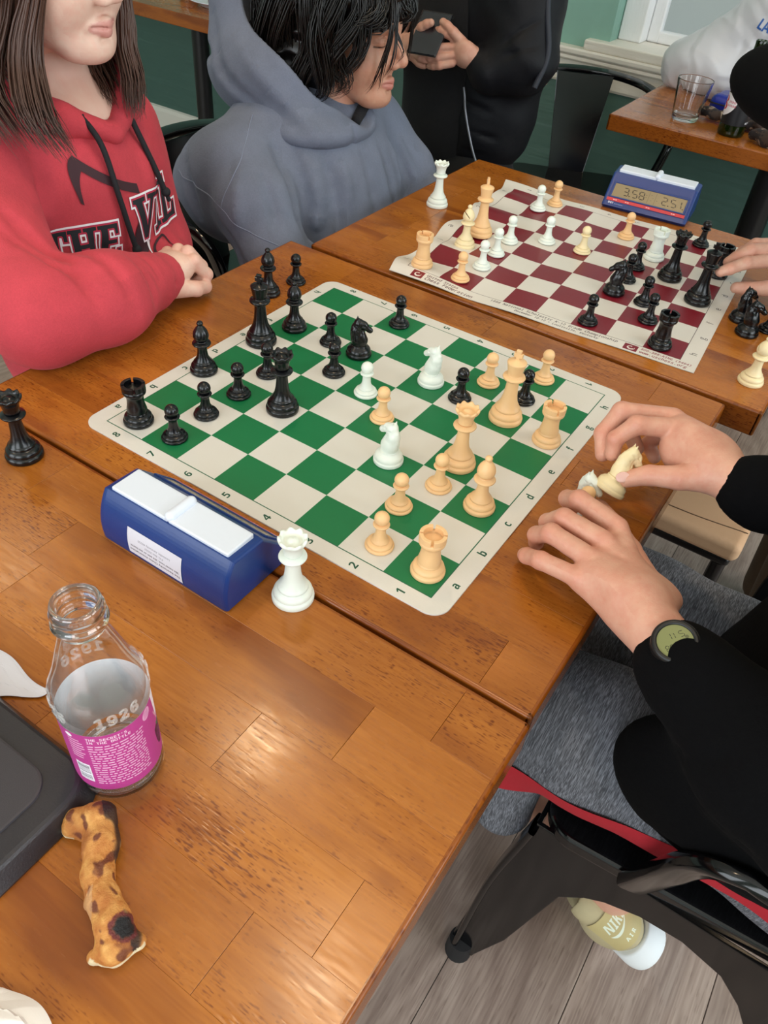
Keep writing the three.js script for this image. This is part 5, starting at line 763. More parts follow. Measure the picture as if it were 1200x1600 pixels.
// ---- person in the grey-blue hoodie (behind the left end of the far table)
{
  const { o, put } = person('person in a grey-blue hoodie with wavy black hair, looking down at the far board', -0.60, -0.63);
  const skin = [0.80, 0.60, 0.50], hm = pose(-0.545, 0.252, -0.692, 0.20, -0.10, 0.02, 1.0);
  const arms = [cap([-0.60, -0.20, -0.63], [-0.585, 0.05, -0.645], 0.09, 0.07, 0.03), cap([-0.585, 0.07, -0.65], [-0.562, 0.17, -0.685], 0.06, 0.052, 0.03), ...chain([[-0.60, 0.03, -0.47], [-0.49, -0.085, -0.395], [-0.40, -0.18, -0.46]], [0.035, 0.030, 0.026], 0.02), ...chain([[-0.58, 0.01, -0.82], [-0.47, -0.08, -0.85], [-0.38, -0.14, -0.72]], [0.045, 0.035, 0.028], 0.02)];
  put('body', mergeC([bodyColour(solid(arms, 0.008), skin), head({ skin, lips: [0.76, 0.47, 0.45], brow: [0.12, 0.09, 0.08], nose: 1.03, wide: 0.06 }, hm)]), skinMat(0.48));
  put('undershirt', solid(chain([[-0.495, 0.118, -0.60], [-0.53, 0.135, -0.575], [-0.60, 0.135, -0.60], [-0.62, 0.13, -0.67], [-0.58, 0.13, -0.74], [-0.51, 0.118, -0.70], [-0.485, 0.108, -0.64]], [0.011, 0.013, 0.013, 0.013, 0.013, 0.012, 0.010], 0.004), 0.004), cloth('#12131a'));
  const pr = [ell([-0.60, -0.005, -0.645], [0.165, 0.150, 0.190], 0.02), ell([-0.545, -0.15, -0.645], [0.160, 0.20, 0.190], 0.07), cap([-0.62, 0.085, -0.57], [-0.60, 0.075, -0.74], 0.072, 0.07, 0.06), cap([-0.62, 0.080, -0.57], [-0.640, 0.040, -0.445], 0.066, 0.064, 0.05), cap([-0.60, 0.07, -0.74], [-0.595, 0.03, -0.84], 0.07, 0.068, 0.05),
    ell([-0.640, -0.010, -0.425], [0.110, 0.100, 0.062], 0.04), cap([-0.615, 0.045, -0.46], [-0.545, -0.010, -0.412], 0.066, 0.074, 0.035), cap([-0.545, -0.010, -0.412], [-0.478, -0.088, -0.386], 0.076, 0.066, 0.018), cap([-0.478, -0.088, -0.386], [-0.40, -0.18, -0.46], 0.062, 0.045, 0.03),
    cap([-0.585, 0.035, -0.835], [-0.50, -0.05, -0.865], 0.072, 0.070, 0.05), cap([-0.50, -0.05, -0.865], [-0.42, -0.11, -0.85], 0.066, 0.058, 0.022), cap([-0.42, -0.11, -0.85], [-0.40, -0.16, -0.7], 0.056, 0.045, 0.03)];
  const folded = foldsOn(pr, [
    [[[-0.53, 0.10, -0.47], [-0.45, 0.03, -0.455], [-0.41, -0.04, -0.448], [-0.40, -0.12, -0.44]], 0.011, 0.026], [[[-0.50, 0.09, -0.50], [-0.43, 0.01, -0.485], [-0.40, -0.08, -0.475]], 0.013, -0.010], [[[-0.48, 0.08, -0.535], [-0.42, 0.0, -0.515], [-0.39, -0.09, -0.50]], 0.010, 0.013], [[[-0.46, 0.06, -0.565], [-0.41, -0.02, -0.55]], 0.010, -0.006],
    [[[-0.46, 0.06, -0.62], [-0.41, -0.04, -0.615], [-0.38, -0.11, -0.61]], 0.009, 0.008], [[[-0.46, 0.06, -0.68], [-0.41, -0.04, -0.685], [-0.38, -0.11, -0.68]], 0.010, 0.010], [[[-0.47, 0.05, -0.73], [-0.42, -0.03, -0.735]], 0.010, -0.007], [[[-0.47, 0.05, -0.765], [-0.42, -0.03, -0.77], [-0.39, -0.1, -0.76]], 0.011, 0.016],
    [[[-0.60, -0.02, -0.34], [-0.53, -0.06, -0.335], [-0.47, -0.10, -0.345]], 0.010, 0.011], [[[-0.56, -0.08, -0.335], [-0.50, -0.12, -0.335]], 0.010, 0.010], [[[-0.52, 0.05, -0.40], [-0.46, -0.01, -0.37]], 0.010, 0.009], [[[-0.56, 0.07, -0.40], [-0.53, 0.01, -0.35], [-0.52, -0.02, -0.34]], 0.014, -0.006], [[[-0.70, 0.06, -0.40], [-0.67, 0.0, -0.36], [-0.65, -0.06, -0.355]], 0.012, 0.010], [[[-0.74, 0.04, -0.43], [-0.71, -0.04, -0.39]], 0.012, -0.007],
    [[[-0.44, -0.02, -0.90], [-0.40, -0.07, -0.88]], 0.011, 0.012], [[[-0.50, 0.02, -0.92], [-0.45, -0.02, -0.92]], 0.012, 0.010], [[[-0.48, 0.04, -0.81], [-0.43, -0.03, -0.81]], 0.010, -0.008]]);
  const stitch = std({ color: sc('#7f879c'), roughness: 0.85 });
const seams = merge([seam(folded, [[-0.60, 0.14, -0.47], [-0.57, 0.11, -0.42], [-0.555, 0.06, -0.36], [-0.565, 0.005, -0.33]], 0.0011), seam(folded, [[-0.72, 0.025, -0.37], [-0.64, 0.010, -0.345], [-0.57, 0.005, -0.335], [-0.50, -0.025, -0.345], [-0.45, -0.06, -0.37]], 0.0011)]);
  const grey = cloth('#787f92');
  const gh = put('hoodie', solid(folded, 0.0060, { extra: (x, y, z) => 0.0030 * Math.sin(x * 34 + y * 40 + z * 30 + 4 * n3(x, y, z, 7, 3)) * (n3(x, y, z, 8, 7) - 0.2), uv: 0.25 }), grey); put('seam', seams, stitch, 'stitched seam', gh);
  // hood lying open round the neck, rising behind the head
  const hood = [ell([-0.655, 0.170, -0.625], [0.138, 0.098, 0.140], 0.02), ell([-0.560, 0.095, -0.622], [0.105, 0.046, 0.128], 0.05), cap([-0.735, 0.30, -0.625], [-0.71, 0.20, -0.625], 0.078, 0.085, 0.06), minus(ell([-0.580, 0.305, -0.655], [0.162, 0.215, 0.132], 0.010)), minus(ell([-0.47, 0.205, -0.660], [0.115, 0.105, 0.078], 0.012)), crease([-0.43, 0.06, -0.60], [-0.50, 0.12, -0.50], 0.004, 0.002), crease([-0.80, 0.18, -0.60], [-0.73, 0.20, -0.48], 0.012, 0.012), crease([-0.60, 0.155, -0.482], [-0.49, 0.085, -0.53], 0.016, 0.004)];
  const hoodF = foldsOn(hood, [[[[-0.76, 0.26, -0.54], [-0.69, 0.18, -0.49], [-0.60, 0.13, -0.48]], 0.012, 0.009], [[[-0.68, 0.25, -0.50], [-0.58, 0.17, -0.50], [-0.50, 0.11, -0.53]], 0.016, -0.006], [[[-0.455, 0.12, -0.60], [-0.445, 0.085, -0.60], [-0.46, 0.05, -0.60]], 0.004, 0.012], [[[-0.66, 0.12, -0.48], [-0.56, 0.075, -0.49], [-0.48, 0.06, -0.54]], 0.005, 0.005]]);
  put('hood', solid(hoodF, 0.0050, { extra: (x, y, z) => 0.0022 * Math.sin(x * 30 + y * 55 + z * 44) * n3(x, y, z, 12, 5) }), grey);
  const hp = (v) => { const q = V(...v).applyMatrix4(hm); return [q.x, q.y, q.z]; };
  const curl = (x, y, z) => 0.012 * (n3(x * 1.6, y * 0.7, z * 1.6, 42, 13) - 0.5) + 0.004 * Math.sin(y * 150 + n3(x, y, z, 30, 17) * 8 + z * 60);
  const cover = solid([ell([-0.042, 0.055, 0], [0.132, 0.112, 0.108], 0.01), ell([-0.070, -0.045, 0.01], [0.092, 0.090, 0.108], 0.04), ell([0.050, 0.09, 0.0], [0.06, 0.045, 0.06], 0.03), minus(ell([0.125, -0.048, 0.006], [0.085, 0.105, 0.066], 0.015))], 0.0035, { extra: curl }).applyMatrix4(hm);
  const list = [];
  for (let i = 0; i < 46; i++) { // locks from the crown over the sides and brow, curling in at the ends
    const a = lerp(-2.9, 2.9, i / 45), f = Math.cos(a), s = Math.sin(a), out = rr(0.98, 1.16), low = f > 0.72 ? rr(-0.005, 0.025) : f > 0.3 ? (s > 0 ? rr(-0.105, -0.06) : rr(-0.085, -0.04)) : rr(-0.125, -0.085), R = f > 0.3 ? 0.104 : 0.108, B = 0.030 * smooth(0.2, -0.6, f);
    list.push({ p: [[-0.02 + f * 0.02, 0.158, s * 0.02], [-0.02 + f * 0.075 * out, 0.135, s * 0.07 * out], [-0.02 + f * R * out - B, 0.065, s * 0.108 * out], [-0.025 + f * R * out * 1.03 - B, (0.065 + low) / 2, s * 0.118 * out], [-0.03 + f * (R - 0.006) * out - B, low + 0.02, s * 0.117 * out], [-0.03 + f * (R - 0.02) * out - B, low, s * (0.10) * out]].map(hp), s: [0.006, 0.012, 0.014, 0.015, 0.013, 0.010], n: 40, r: 0.0013, wave: i % 3 ? 0.011 : 0.015, freq: i % 2 ? 1.3 : 1.8 });
  }
  for (const [z, yy, x] of [[0.044, -0.055, 0.098], [0.05, -0.075, 0.085], [0.028, -0.03, 0.108], [-0.05, -0.06, 0.09], [0.056, -0.085, 0.07]]) list.push({ p: [[0.04, 0.135, z * 0.5], [0.098, 0.07, z * 0.9], [0.108, 0.02, z * 1.1], [x + 0.012, yy + 0.02, z * 1.15], [x + 0.004, yy, z]].map(hp), s: [0.004, 0.004, 0.004, 0.004, 0.003], n: 6, r: 0.0011, wave: 0.004, freq: 1.2 });
  put('hair', mergeGeometries([merge([cover]), locks(list)]), hairMat('#0f0c0b', 0.34));
  put('trousers', solid([cap([-0.60, -0.27, -0.53], [-0.2, -0.25, -0.53], 0.085, 0.07, 0.05), cap([-0.60, -0.27, -0.74], [-0.2, -0.25, -0.74], 0.085, 0.07, 0.05), cap([-0.2, -0.25, -0.53], [-0.22, -0.69, -0.53], 0.065, 0.05, 0.03), cap([-0.2, -0.25, -0.74], [-0.22, -0.69, -0.74], 0.065, 0.05, 0.03)], 0.012), cloth('#191a20'));
}
// ---- standing person in black with a phone
{
  const { o, put } = person('person in black jacket standing behind the far table, holding a phone', -0.57, -1.27);
  const skin = [0.84, 0.66, 0.58];
  const arms = [...chain([[-0.44, 0.30, -1.26], [-0.375, 0.125, -1.21], [-0.50, 0.135, -1.15]], [0.04, 0.032, 0.024], 0.02), ...chain([[-0.72, 0.30, -1.24], [-0.76, 0.12, -1.16], [-0.655, 0.14, -1.13]], [0.04, 0.032, 0.024], 0.02), cap([-0.60, 0.0, -1.28], [-0.59, 0.36, -1.28], 0.06, 0.06, 0.03), cap([-0.58, 0.36, -1.27], [-0.575, 0.50, -1.24], 0.05, 0.05, 0.03)];
  const hl = handGeo([ // left hand, fingers pointing to the picture left
    [[[-0.552, 0.158, -1.128], [-0.585, 0.153, -1.112], [-0.606, 0.147, -1.108], [-0.622, 0.142, -1.108]], [0.0100, 0.0092, 0.0085, 0.0078]],
    [[[-0.552, 0.142, -1.122], [-0.582, 0.134, -1.106], [-0.602, 0.129, -1.104], [-0.616, 0.126, -1.105]], [0.0098, 0.0092, 0.0084, 0.0076]],
    [[[-0.550, 0.126, -1.122], [-0.574, 0.118, -1.106], [-0.590, 0.114, -1.105], [-0.602, 0.112, -1.107]], [0.0092, 0.0085, 0.0078, 0.0072]],
    [[[-0.552, 0.172, -1.135], [-0.574, 0.182, -1.122], [-0.590, 0.186, -1.122], [-0.604, 0.184, -1.126]], [0.0098, 0.009, 0.0084, 0.0076]],
    [[[-0.535, 0.170, -1.132], [-0.556, 0.188, -1.122], [-0.574, 0.198, -1.122], [-0.588, 0.203, -1.124]], [0.012, 0.0105, 0.0095, 0.0085]],
  ], [ell([-0.530, 0.148, -1.134], [0.034, 0.032, 0.017], 0.012, [0.3, 0, 0.1]), cap([-0.49, 0.138, -1.15], [-0.52, 0.146, -1.138], 0.022, 0.024, 0.012)], skin, 0.0023);
  const hr = handGeo([
    [[[-0.640, 0.162, -1.110], [-0.622, 0.156, -1.100], [-0.610, 0.150, -1.100], [-0.600, 0.147, -1.103]], [0.0098, 0.009, 0.0083, 0.0076]],
    [[[-0.640, 0.146, -1.106], [-0.622, 0.141, -1.098], [-0.612, 0.138, -1.100], [-0.603, 0.136, -1.103]], [0.0098, 0.009, 0.0083, 0.0076]],
    [[[-0.642, 0.130, -1.108], [-0.626, 0.126, -1.100], [-0.616, 0.124, -1.102], [-0.608, 0.123, -1.105]], [0.0092, 0.0085, 0.008, 0.0072]],
    [[[-0.646, 0.116, -1.112], [-0.632, 0.112, -1.106], [-0.624, 0.110, -1.107], [-0.617, 0.109, -1.109]], [0.0088, 0.008, 0.0074, 0.007]],
    [[[-0.650, 0.170, -1.120], [-0.636, 0.186, -1.112], [-0.624, 0.194, -1.112], [-0.614, 0.198, -1.114]], [0.012, 0.0105, 0.0095, 0.0085]],
  ], [ell([-0.655, 0.142, -1.120], [0.030, 0.032, 0.017], 0.012, [-0.3, 0, 0]), cap([-0.69, 0.14, -1.14], [-0.66, 0.142, -1.124], 0.022, 0.024, 0.012)], skin, 0.0023);
  put('body', mergeC([bodyColour(solid(arms, 0.010), skin), hl, hr, head({ skin, lips: [0.75, 0.48, 0.45], brow: [0.15, 0.1, 0.1] }, pose(-0.575, 0.64, -1.235, -1.45, -0.3, 0))]), skinMat());
  const jk = phy({ color: sc('#0b0c12'), roughness: 0.6, specularIntensity: 0.5, bumpMap: fleece, bumpScale: 0.0005 });
  const pr = [ell([-0.525, 0.20, -1.29], [0.155, 0.25, 0.115], 0.02), ell([-0.520, -0.02, -1.29], [0.125, 0.14, 0.115], 0.06), cap([-0.47, 0.35, -1.27], [-0.70, 0.34, -1.26], 0.08, 0.08, 0.06), cap([-0.455, 0.30, -1.25], [-0.405, 0.15, -1.205], 0.082, 0.074, 0.05), cap([-0.405, 0.15, -1.205], [-0.47, 0.118, -1.165], 0.072, 0.052, 0.02), cap([-0.47, 0.122, -1.165], [-0.498, 0.134, -1.152], 0.040, 0.031, 0.012), cap([-0.71, 0.30, -1.24], [-0.76, 0.12, -1.16], 0.075, 0.065, 0.05), cap([-0.76, 0.12, -1.16], [-0.69, 0.138, -1.14], 0.055, 0.034, 0.03),
    minus(ell([-0.655, 0.02, -1.15], [0.125, 0.34, 0.075], 0.015)), crease([-0.37, 0.24, -1.18], [-0.44, 0.18, -1.13], 0.008, 0.006), crease([-0.36, 0.19, -1.16], [-0.45, 0.15, -1.11], 0.008, 0.006), crease([-0.37, 0.10, -1.14], [-0.46, 0.10, -1.10], 0.007, 0.005), crease([-0.44, 0.02, -1.18], [-0.55, 0.04, -1.18], 0.008, 0.006), crease([-0.42, -0.04, -1.20], [-0.53, -0.02, -1.18], 0.008, 0.006), crease([-0.42, -0.09, -1.20], [-0.53, -0.075, -1.18], 0.008, 0.005)];
  put('jacket', solid(pr, 0.007, { extra: (x, y, z) => 0.0045 * Math.sin(y * 70 + x * 40 + 4 * n3(x, y, z, 12, 3)) * (n3(x, y, z, 9, 5) - 0.25) }), jk);
  const jt = std({ color: sc('#1b202c'), roughness: 0.6 });
  put('sleeve_stripe', tube([[-0.400, 0.36, -1.235], [-0.368, 0.26, -1.195], [-0.338, 0.17, -1.175], [-0.345, 0.11, -1.150]], 0.007, 30, 8), jt, 'dark slate stripe down the sleeve');
  put('zipper', tube([[-0.535, 0.07, -1.168], [-0.530, 0.05, -1.169], [-0.525, 0.02, -1.172], [-0.490, -0.07, -1.176], [-0.465, -0.12, -1.185]], 0.0028, 30, 6), std({ color: sc('#8c8f96'), roughness: 0.4, metalness: 0.6 }));
  put('shirt', solid([ell([-0.62, 0.15, -1.27], [0.15, 0.27, 0.105], 0.02), ell([-0.62, -0.05, -1.27], [0.13, 0.14, 0.10], 0.05), crease([-0.72, -0.10, -1.18], [-0.56, -0.10, -1.17], 0.004, 0.003)], 0.009), cloth('#0d0d11'));
  put('trousers', solid([cap([-0.64, -0.16, -1.27], [-0.655, -0.70, -1.27], 0.10, 0.062, 0.05), cap([-0.515, -0.16, -1.27], [-0.49, -0.70, -1.27], 0.10, 0.062, 0.05)], 0.01), cloth('#101114'));
  put('shoe', solid([cap([-0.655, -0.715, -1.30], [-0.665, -0.72, -1.14], 0.034, 0.03, 0.02)], 0.007), M.rubber); put('shoe', solid([cap([-0.49, -0.715, -1.30], [-0.48, -0.72, -1.14], 0.034, 0.03, 0.02)], 0.007), M.rubber);
  put('hair', solid([ell([-0.575, 0.69, -1.25], [0.09, 0.10, 0.105], 0.02)], 0.006), hairMat('#1a1412'));
  const ph = thing('mobile_phone', 'phone in a clear case held by the standing person in black', 'phone', [-0.612, T + 0.176, -1.110]);
  ph.rotation.set(-0.5, 0.1, 0.08);
  part('phone_body', rbox(0.074, 0.008, 0.11, 0.003, 0, 0, 0).rotateX(1.2), std({ color: sc('#1a1c24'), roughness: 0.15 }), ph); part('clear_case', rbox(0.080, 0.012, 0.116, 0.005, 0, 0, 0).rotateX(1.2), phy({ color: 0xffffff, roughness: 0.08, transmission: 1, thickness: 0 }), ph);
}
// ---- player in black on the right, holding two knights
{
  const { o, put } = person('player in black hoodie and grey shorts on the right, holding two white knights', 0.64, 0.04);
  const skin = [0.87, 0.66, 0.57];
  const lh = handGeo([
    [[[0.350, 0.058, 0.080], [0.302, 0.057, 0.064], [0.286, 0.038, 0.047], [0.292, 0.024, 0.040]], [0.0112, 0.0105, 0.0092, 0.0085]],
    [[[0.348, 0.060, 0.110], [0.300, 0.055, 0.098], [0.283, 0.032, 0.088], [0.288, 0.014, 0.084]], [0.0112, 0.0104, 0.0092, 0.0085]],
    [[[0.345, 0.056, 0.136], [0.298, 0.051, 0.122], [0.281, 0.029, 0.110], [0.281, 0.0125, 0.103]], [0.0108, 0.0100, 0.0090, 0.0084]],
    [[[0.342, 0.047, 0.158], [0.303, 0.039, 0.151], [0.285, 0.023, 0.138], [0.279, 0.0115, 0.126]], [0.0098, 0.0090, 0.0082, 0.0078]],
    [[[0.400, 0.040, 0.120], [0.368, 0.030, 0.072], [0.340, 0.024, 0.038], [0.317, 0.024, 0.022]], [0.0160, 0.0125, 0.0105, 0.0095]],
  ], [cap([0.437, 0.050, 0.186], [0.400, 0.048, 0.160], 0.0265, 0.028, 0.015), ell([0.385, 0.045, 0.132], [0.052, 0.021, 0.042], 0.016, [-0.55, 0, 0.05]), cap([0.400, 0.047, 0.150], [0.356, 0.053, 0.086], 0.018, 0.0125, 0.012), cap([0.405, 0.046, 0.160], [0.353, 0.055, 0.112], 0.018, 0.0125, 0.012), cap([0.408, 0.045, 0.166], [0.350, 0.051, 0.136], 0.017, 0.012, 0.012), cap([0.412, 0.043, 0.172], [0.347, 0.043, 0.156], 0.016, 0.0115, 0.012), crease([0.374, 0.072, 0.112], [0.345, 0.074, 0.100], 0.004, 0.0016), crease([0.376, 0.07, 0.132], [0.345, 0.07, 0.124], 0.004, 0.0016)], skin);
  const rh = handGeo([
    [[[0.352, 0.093, -0.074], [0.313, 0.097, -0.044], [0.299, 0.080, -0.029], [0.302, 0.064, -0.024]], [0.0115, 0.0105, 0.0092, 0.0085]],
    [[[0.339, 0.094, -0.089], [0.288, 0.091, -0.068], [0.280, 0.069, -0.046], [0.291, 0.054, -0.030]], [0.0112, 0.0104, 0.0092, 0.0085]],
    [[[0.346, 0.080, -0.101], [0.308, 0.074, -0.096], [0.300, 0.056, -0.090], [0.316, 0.044, -0.080]], [0.0108, 0.010, 0.009, 0.0084]],
    [[[0.358, 0.066, -0.106], [0.328, 0.052, -0.108], [0.322, 0.038, -0.106], [0.336, 0.030, -0.098]], [0.0098, 0.009, 0.0082, 0.0078]],
    [[[0.404, 0.082, -0.030], [0.378, 0.075, -0.016], [0.349, 0.067, -0.010], [0.330, 0.059, 0.001]], [0.0190, 0.0130, 0.0108, 0.0095]],
  ], [cap([0.438, 0.083, -0.030], [0.404, 0.084, -0.042], 0.0235, 0.025, 0.015), ell([0.384, 0.083, -0.058], [0.044, 0.021, 0.032], 0.016, [0.75, 0, 0.05]), cap([0.392, 0.084, -0.036], [0.362, 0.094, -0.066], 0.017, 0.012, 0.016), cap([0.405, 0.084, -0.042], [0.356, 0.092, -0.072], 0.0185, 0.0125, 0.012), cap([0.400, 0.085, -0.050], [0.345, 0.092, -0.087], 0.018, 0.0125, 0.012), cap([0.402, 0.078, -0.054], [0.351, 0.078, -0.099], 0.017, 0.012, 0.012), cap([0.404, 0.072, -0.054], [0.362, 0.065, -0.103], 0.016, 0.0115, 0.012)], skin);
  const bodyPr = [cap([0.68, -0.20, 0.03], [0.64, 0.22, 0.03], 0.11, 0.10, 0.04), cap([0.64, 0.22, 0.03], [0.60, 0.36, 0.03], 0.055, 0.055, 0.03), ...chain([[0.62, 0.18, 0.21], [0.66, 0.0, 0.29], [0.437, 0.050, 0.186]], [0.045, 0.038, 0.0255], 0.02), ...chain([[0.62, 0.18, -0.15], [0.64, 0.06, -0.16], [0.438, 0.083, -0.030]], [0.045, 0.036, 0.0225], 0.02), ...chain([[0.70, -0.21, 0.10], [0.29, -0.20, 0.125], [0.44, -0.52, 0.07]], [0.08, 0.056, 0.04], 0.03), ...chain([[0.70, -0.21, -0.06], [0.29, -0.20, -0.10], [0.36, -0.64, -0.10]], [0.08, 0.056, 0.038], 0.03), cap([0.44, -0.52, 0.07], [0.530, -0.590, 0.065], 0.041, 0.035, 0.02), cap([0.530, -0.590, 0.065], [0.50, -0.68, 0.02], 0.034, 0.026, 0.02)];
  const body = put('body', mergeC([bodyColour(solid(bodyPr, 0.007), skin), lh, rh, head({ skin, lips: [0.76, 0.5, 0.46], brow: [0.2, 0.14, 0.12] }, pose(0.590, 0.535, 0.03, Math.PI, -0.12, 0))]), skinMat(0.45));
  put('nail', nail([0.3265, 0.0645, 0.0085], [0.2, 0.6, 0.75], [-0.55, -0.25, 0.4], 0.0058, 0.0075), std({ color: sc('#e2b5a8'), roughness: 0.3 }), 'thumb nail', body);
  put('hair', solid([ell([0.612, 0.580, 0.03], [0.103, 0.088, 0.086], 0.02)], 0.007), hairMat('#2a1c14'));
  const blk = phy({ color: sc('#060608'), roughness: 0.95, specularIntensity: 0.25, bumpMap: tiled(fleece, 3), bumpScale: 0.0007 });
  const pr = [ell([0.655, 0.07, 0.035], [0.140, 0.24, 0.175], 0.02), ell([0.655, -0.13, 0.04], [0.175, 0.16, 0.185], 0.08), cap([0.62, 0.20, 0.16], [0.62, 0.20, -0.10], 0.08, 0.08, 0.06), cap([0.63, 0.17, 0.20], [0.68, 0.01, 0.27], 0.075, 0.072, 0.05), cap([0.68, 0.01, 0.27], [0.55, 0.030, 0.235], 0.070, 0.062, 0.03), cap([0.55, 0.030, 0.235], [0.474, 0.046, 0.207], 0.058, 0.044, 0.02), cap([0.474, 0.046, 0.207], [0.458, 0.048, 0.198], 0.0415, 0.0395, 0.006),
    cap([0.63, 0.17, -0.13], [0.64, 0.05, -0.15], 0.072, 0.066, 0.05), cap([0.64, 0.05, -0.15], [0.53, 0.068, -0.095], 0.066, 0.056, 0.03), cap([0.53, 0.068, -0.095], [0.460, 0.079, -0.042], 0.050, 0.040, 0.02), cap([0.460, 0.079, -0.042], [0.445, 0.083, -0.034], 0.037, 0.0345, 0.006),
    ell([0.56, -0.085, 0.20], [0.12, 0.085, 0.060], 0.05), crease([0.58, 0.0, 0.33], [0.50, -0.02, 0.255], 0.010, 0.007), crease([0.52, 0.07, 0.28], [0.48, 0.0, 0.25], 0.008, 0.005), crease([0.60, 0.09, 0.30], [0.55, -0.03, 0.28], 0.010, 0.006), crease([0.60, -0.1, 0.29], [0.50, -0.14, 0.22], 0.012, 0.010), crease([0.66, -0.12, 0.27], [0.56, -0.22, 0.24], 0.012, 0.010), crease([0.50, 0.10, -0.06], [0.48, 0.04, -0.05], 0.008, 0.005), crease([0.56, 0.12, -0.09], [0.54, 0.02, -0.09], 0.010, 0.006)];
  const hood = put('hoodie', solid(pr, 0.0068, { extra: (x, y, z) => 0.0028 * Math.sin(x * 44 + y * 50 + z * 36 + 4 * n3(x, y, z, 9, 3)) * (n3(x, y, z, 9, 7) - 0.2) }), blk);
  put('yellow_print', solid([ell([0.515, 0.075, 0.075], [0.012, 0.024, 0.022], 0.004)], 0.003), std({ color: sc('#e3cf2a'), roughness: 0.6 }), 'round yellow print on the chest', hood);
  const hm2 = std({ map: heather, roughness: 0.9, bumpMap: heather, bumpScale: 0.0006 });
  const sh = [cap([0.72, -0.205, 0.105], [0.42, -0.195, 0.130], 0.095, 0.080, 0.05), cap([0.42, -0.195, 0.130], [0.305, -0.20, 0.130], 0.080, 0.078, 0.03), cap([0.72, -0.205, -0.055], [0.30, -0.20, -0.095], 0.098, 0.080, 0.05), cap([0.72, -0.2, 0.12], [0.72, -0.2, -0.06], 0.10, 0.10, 0.05), cap([0.325, -0.25, 0.140], [0.352, -0.368, 0.170], 0.066, 0.040, 0.04), crease([0.47, -0.10, 0.08], [0.48, -0.13, 0.22], 0.014, 0.014), crease([0.52, -0.11, 0.08], [0.53, -0.16, 0.22], 0.010, 0.010), crease([0.39, -0.10, 0.20], [0.40, -0.2, 0.26], 0.016, 0.005)];
  const shorts = put('shorts', solid(sh, 0.0062, { extra: (x, y, z) => 0.0025 * Math.sin(x * 60 + z * 20 + 3 * n3(x, y, z, 9, 3)) * n3(x, y, z, 10, 7), uv: 0.11 }), hm2, 'grey heather shorts');
  const st = new THREE.PlaneGeometry(1, 1, 44, 8), sp = st.attributes.position, F = field(sh); // red side panel follows the outer side of the thigh
  for (let i = 0; i < sp.count; i++) { const t = sp.getX(i) + 0.5, v = sp.getY(i), x = lerp(0.27, 0.70, t), y = lerp(-0.252, -0.188, t) + v * lerp(0.075, 0.042, smooth(0, 0.6, t)) - 0.004 * Math.sin(t * 6.2); let z = 0.40; for (let k = 0; k < 60; k++) { const d = F(x, y, z) - 0.0022; if (d < 0.0002) break; z -= d * 0.8; } sp.setXYZ(i, x, y, z); }
  st.computeVertexNormals(); put('side_stripe', boxUV(st, 0.16), phy({ color: sc('#b81f2e'), roughness: 0.85, bumpMap: heather, bumpScale: 0.0005, side: THREE.DoubleSide }), 'red side panel', shorts);
  // watch on the left wrist
  const wa = V(0.437 - 0.474, 0.050 - 0.046, 0.186 - 0.207).normalize(), wup = V(-0.10, 0.86, 0.45); wup.addScaledVector(wa, -wup.dot(wa)).normalize(); const wb = wup.clone().cross(wa);
  const wm = new THREE.Matrix4().makeBasis(wb, wup, wa).setPosition(0.4500, 0.0495, 0.1940), onW = (g) => g.applyMatrix4(wm);
  const strap = new THREE.TorusGeometry(0.0295, 0.0026, 10, 48).scale(1.06, 1, 4.0);
  const w = put('wrist_watch', merge([onW(strap), onW(new THREE.CylinderGeometry(0.0195, 0.0205, 0.009, 40).translate(0, 0.0320, 0)), onW(lathe(mm([[14.6, 36.4], [15.2, 38.2], [17.6, 38.4], [19.4, 36.4], [19.4, 35]]), 40))]), std({ color: sc('#121214'), roughness: 0.4 }), 'black digital watch');
  const wt = canvasTex(256, 256, (g, q, h) => { g.fillStyle = '#7d8150'; g.fillRect(0, 0, q, h); g.fillStyle = '#1d2414'; g.translate(128, 128); g.rotate(0.3); g.translate(-128, -128); digit(g, 46, 60, 34, 62, 5); digit(g, 98, 60, 34, 62, 9); digit(g, 150, 66, 22, 44, 3); digit(g, 184, 66, 22, 44, 8); digit(g, 52, 150, 30, 44, 5); digit(g, 98, 150, 20, 44, 1); digit(g, 124, 150, 20, 44, 1); g.globalAlpha = 0.4; g.beginPath(); g.arc(40, 140, 14, 0, 7); g.fill(); });
  put('watch_face', onW(new THREE.CircleGeometry(0.0148, 36).rotateX(-Math.PI / 2).translate(0, 0.0368, 0)), std({ map: wt, roughness: 0.25 }), 'olive liquid crystal face', w);
  // shoe, heel raised, toe tucked under the chair
  const up = V(-0.84, 0.45, 0.16).normalize(), toe = V(-0.42, -0.72, -0.45); toe.addScaledVector(up, -toe.dot(up)).normalize(); const sd = up.clone().cross(toe).negate();
  const sm = new THREE.Matrix4().makeBasis(toe, up, sd).setPosition(0.598, -0.635, 0.092);
  const shoeP = [ell([0.045, 0.030, 0], [0.058, 0.045, 0.038], 0.01), cap([0.06, 0.03, 0], [0.20, 0.012, 0], 0.036, 0.028, 0.03), cap([0.035, 0.065, 0], [0.03, 0.085, 0], 0.030, 0.031, 0.02), minus(ell([0.045, 0.115, 0], [0.030, 0.05, 0.026], 0.006)), minus(ell([0.1, -0.105, 0], [0.4, 0.10, 0.2], 0.002))];
  const shoe = put('shoe', solid(shoeP, 0.0028, { uv: 0.1 }).applyMatrix4(sm), std({ color: sc('#bfb18c'), roughness: 0.75, bumpMap: fleece, bumpScale: 0.0004 }), 'beige trainer with white sole');
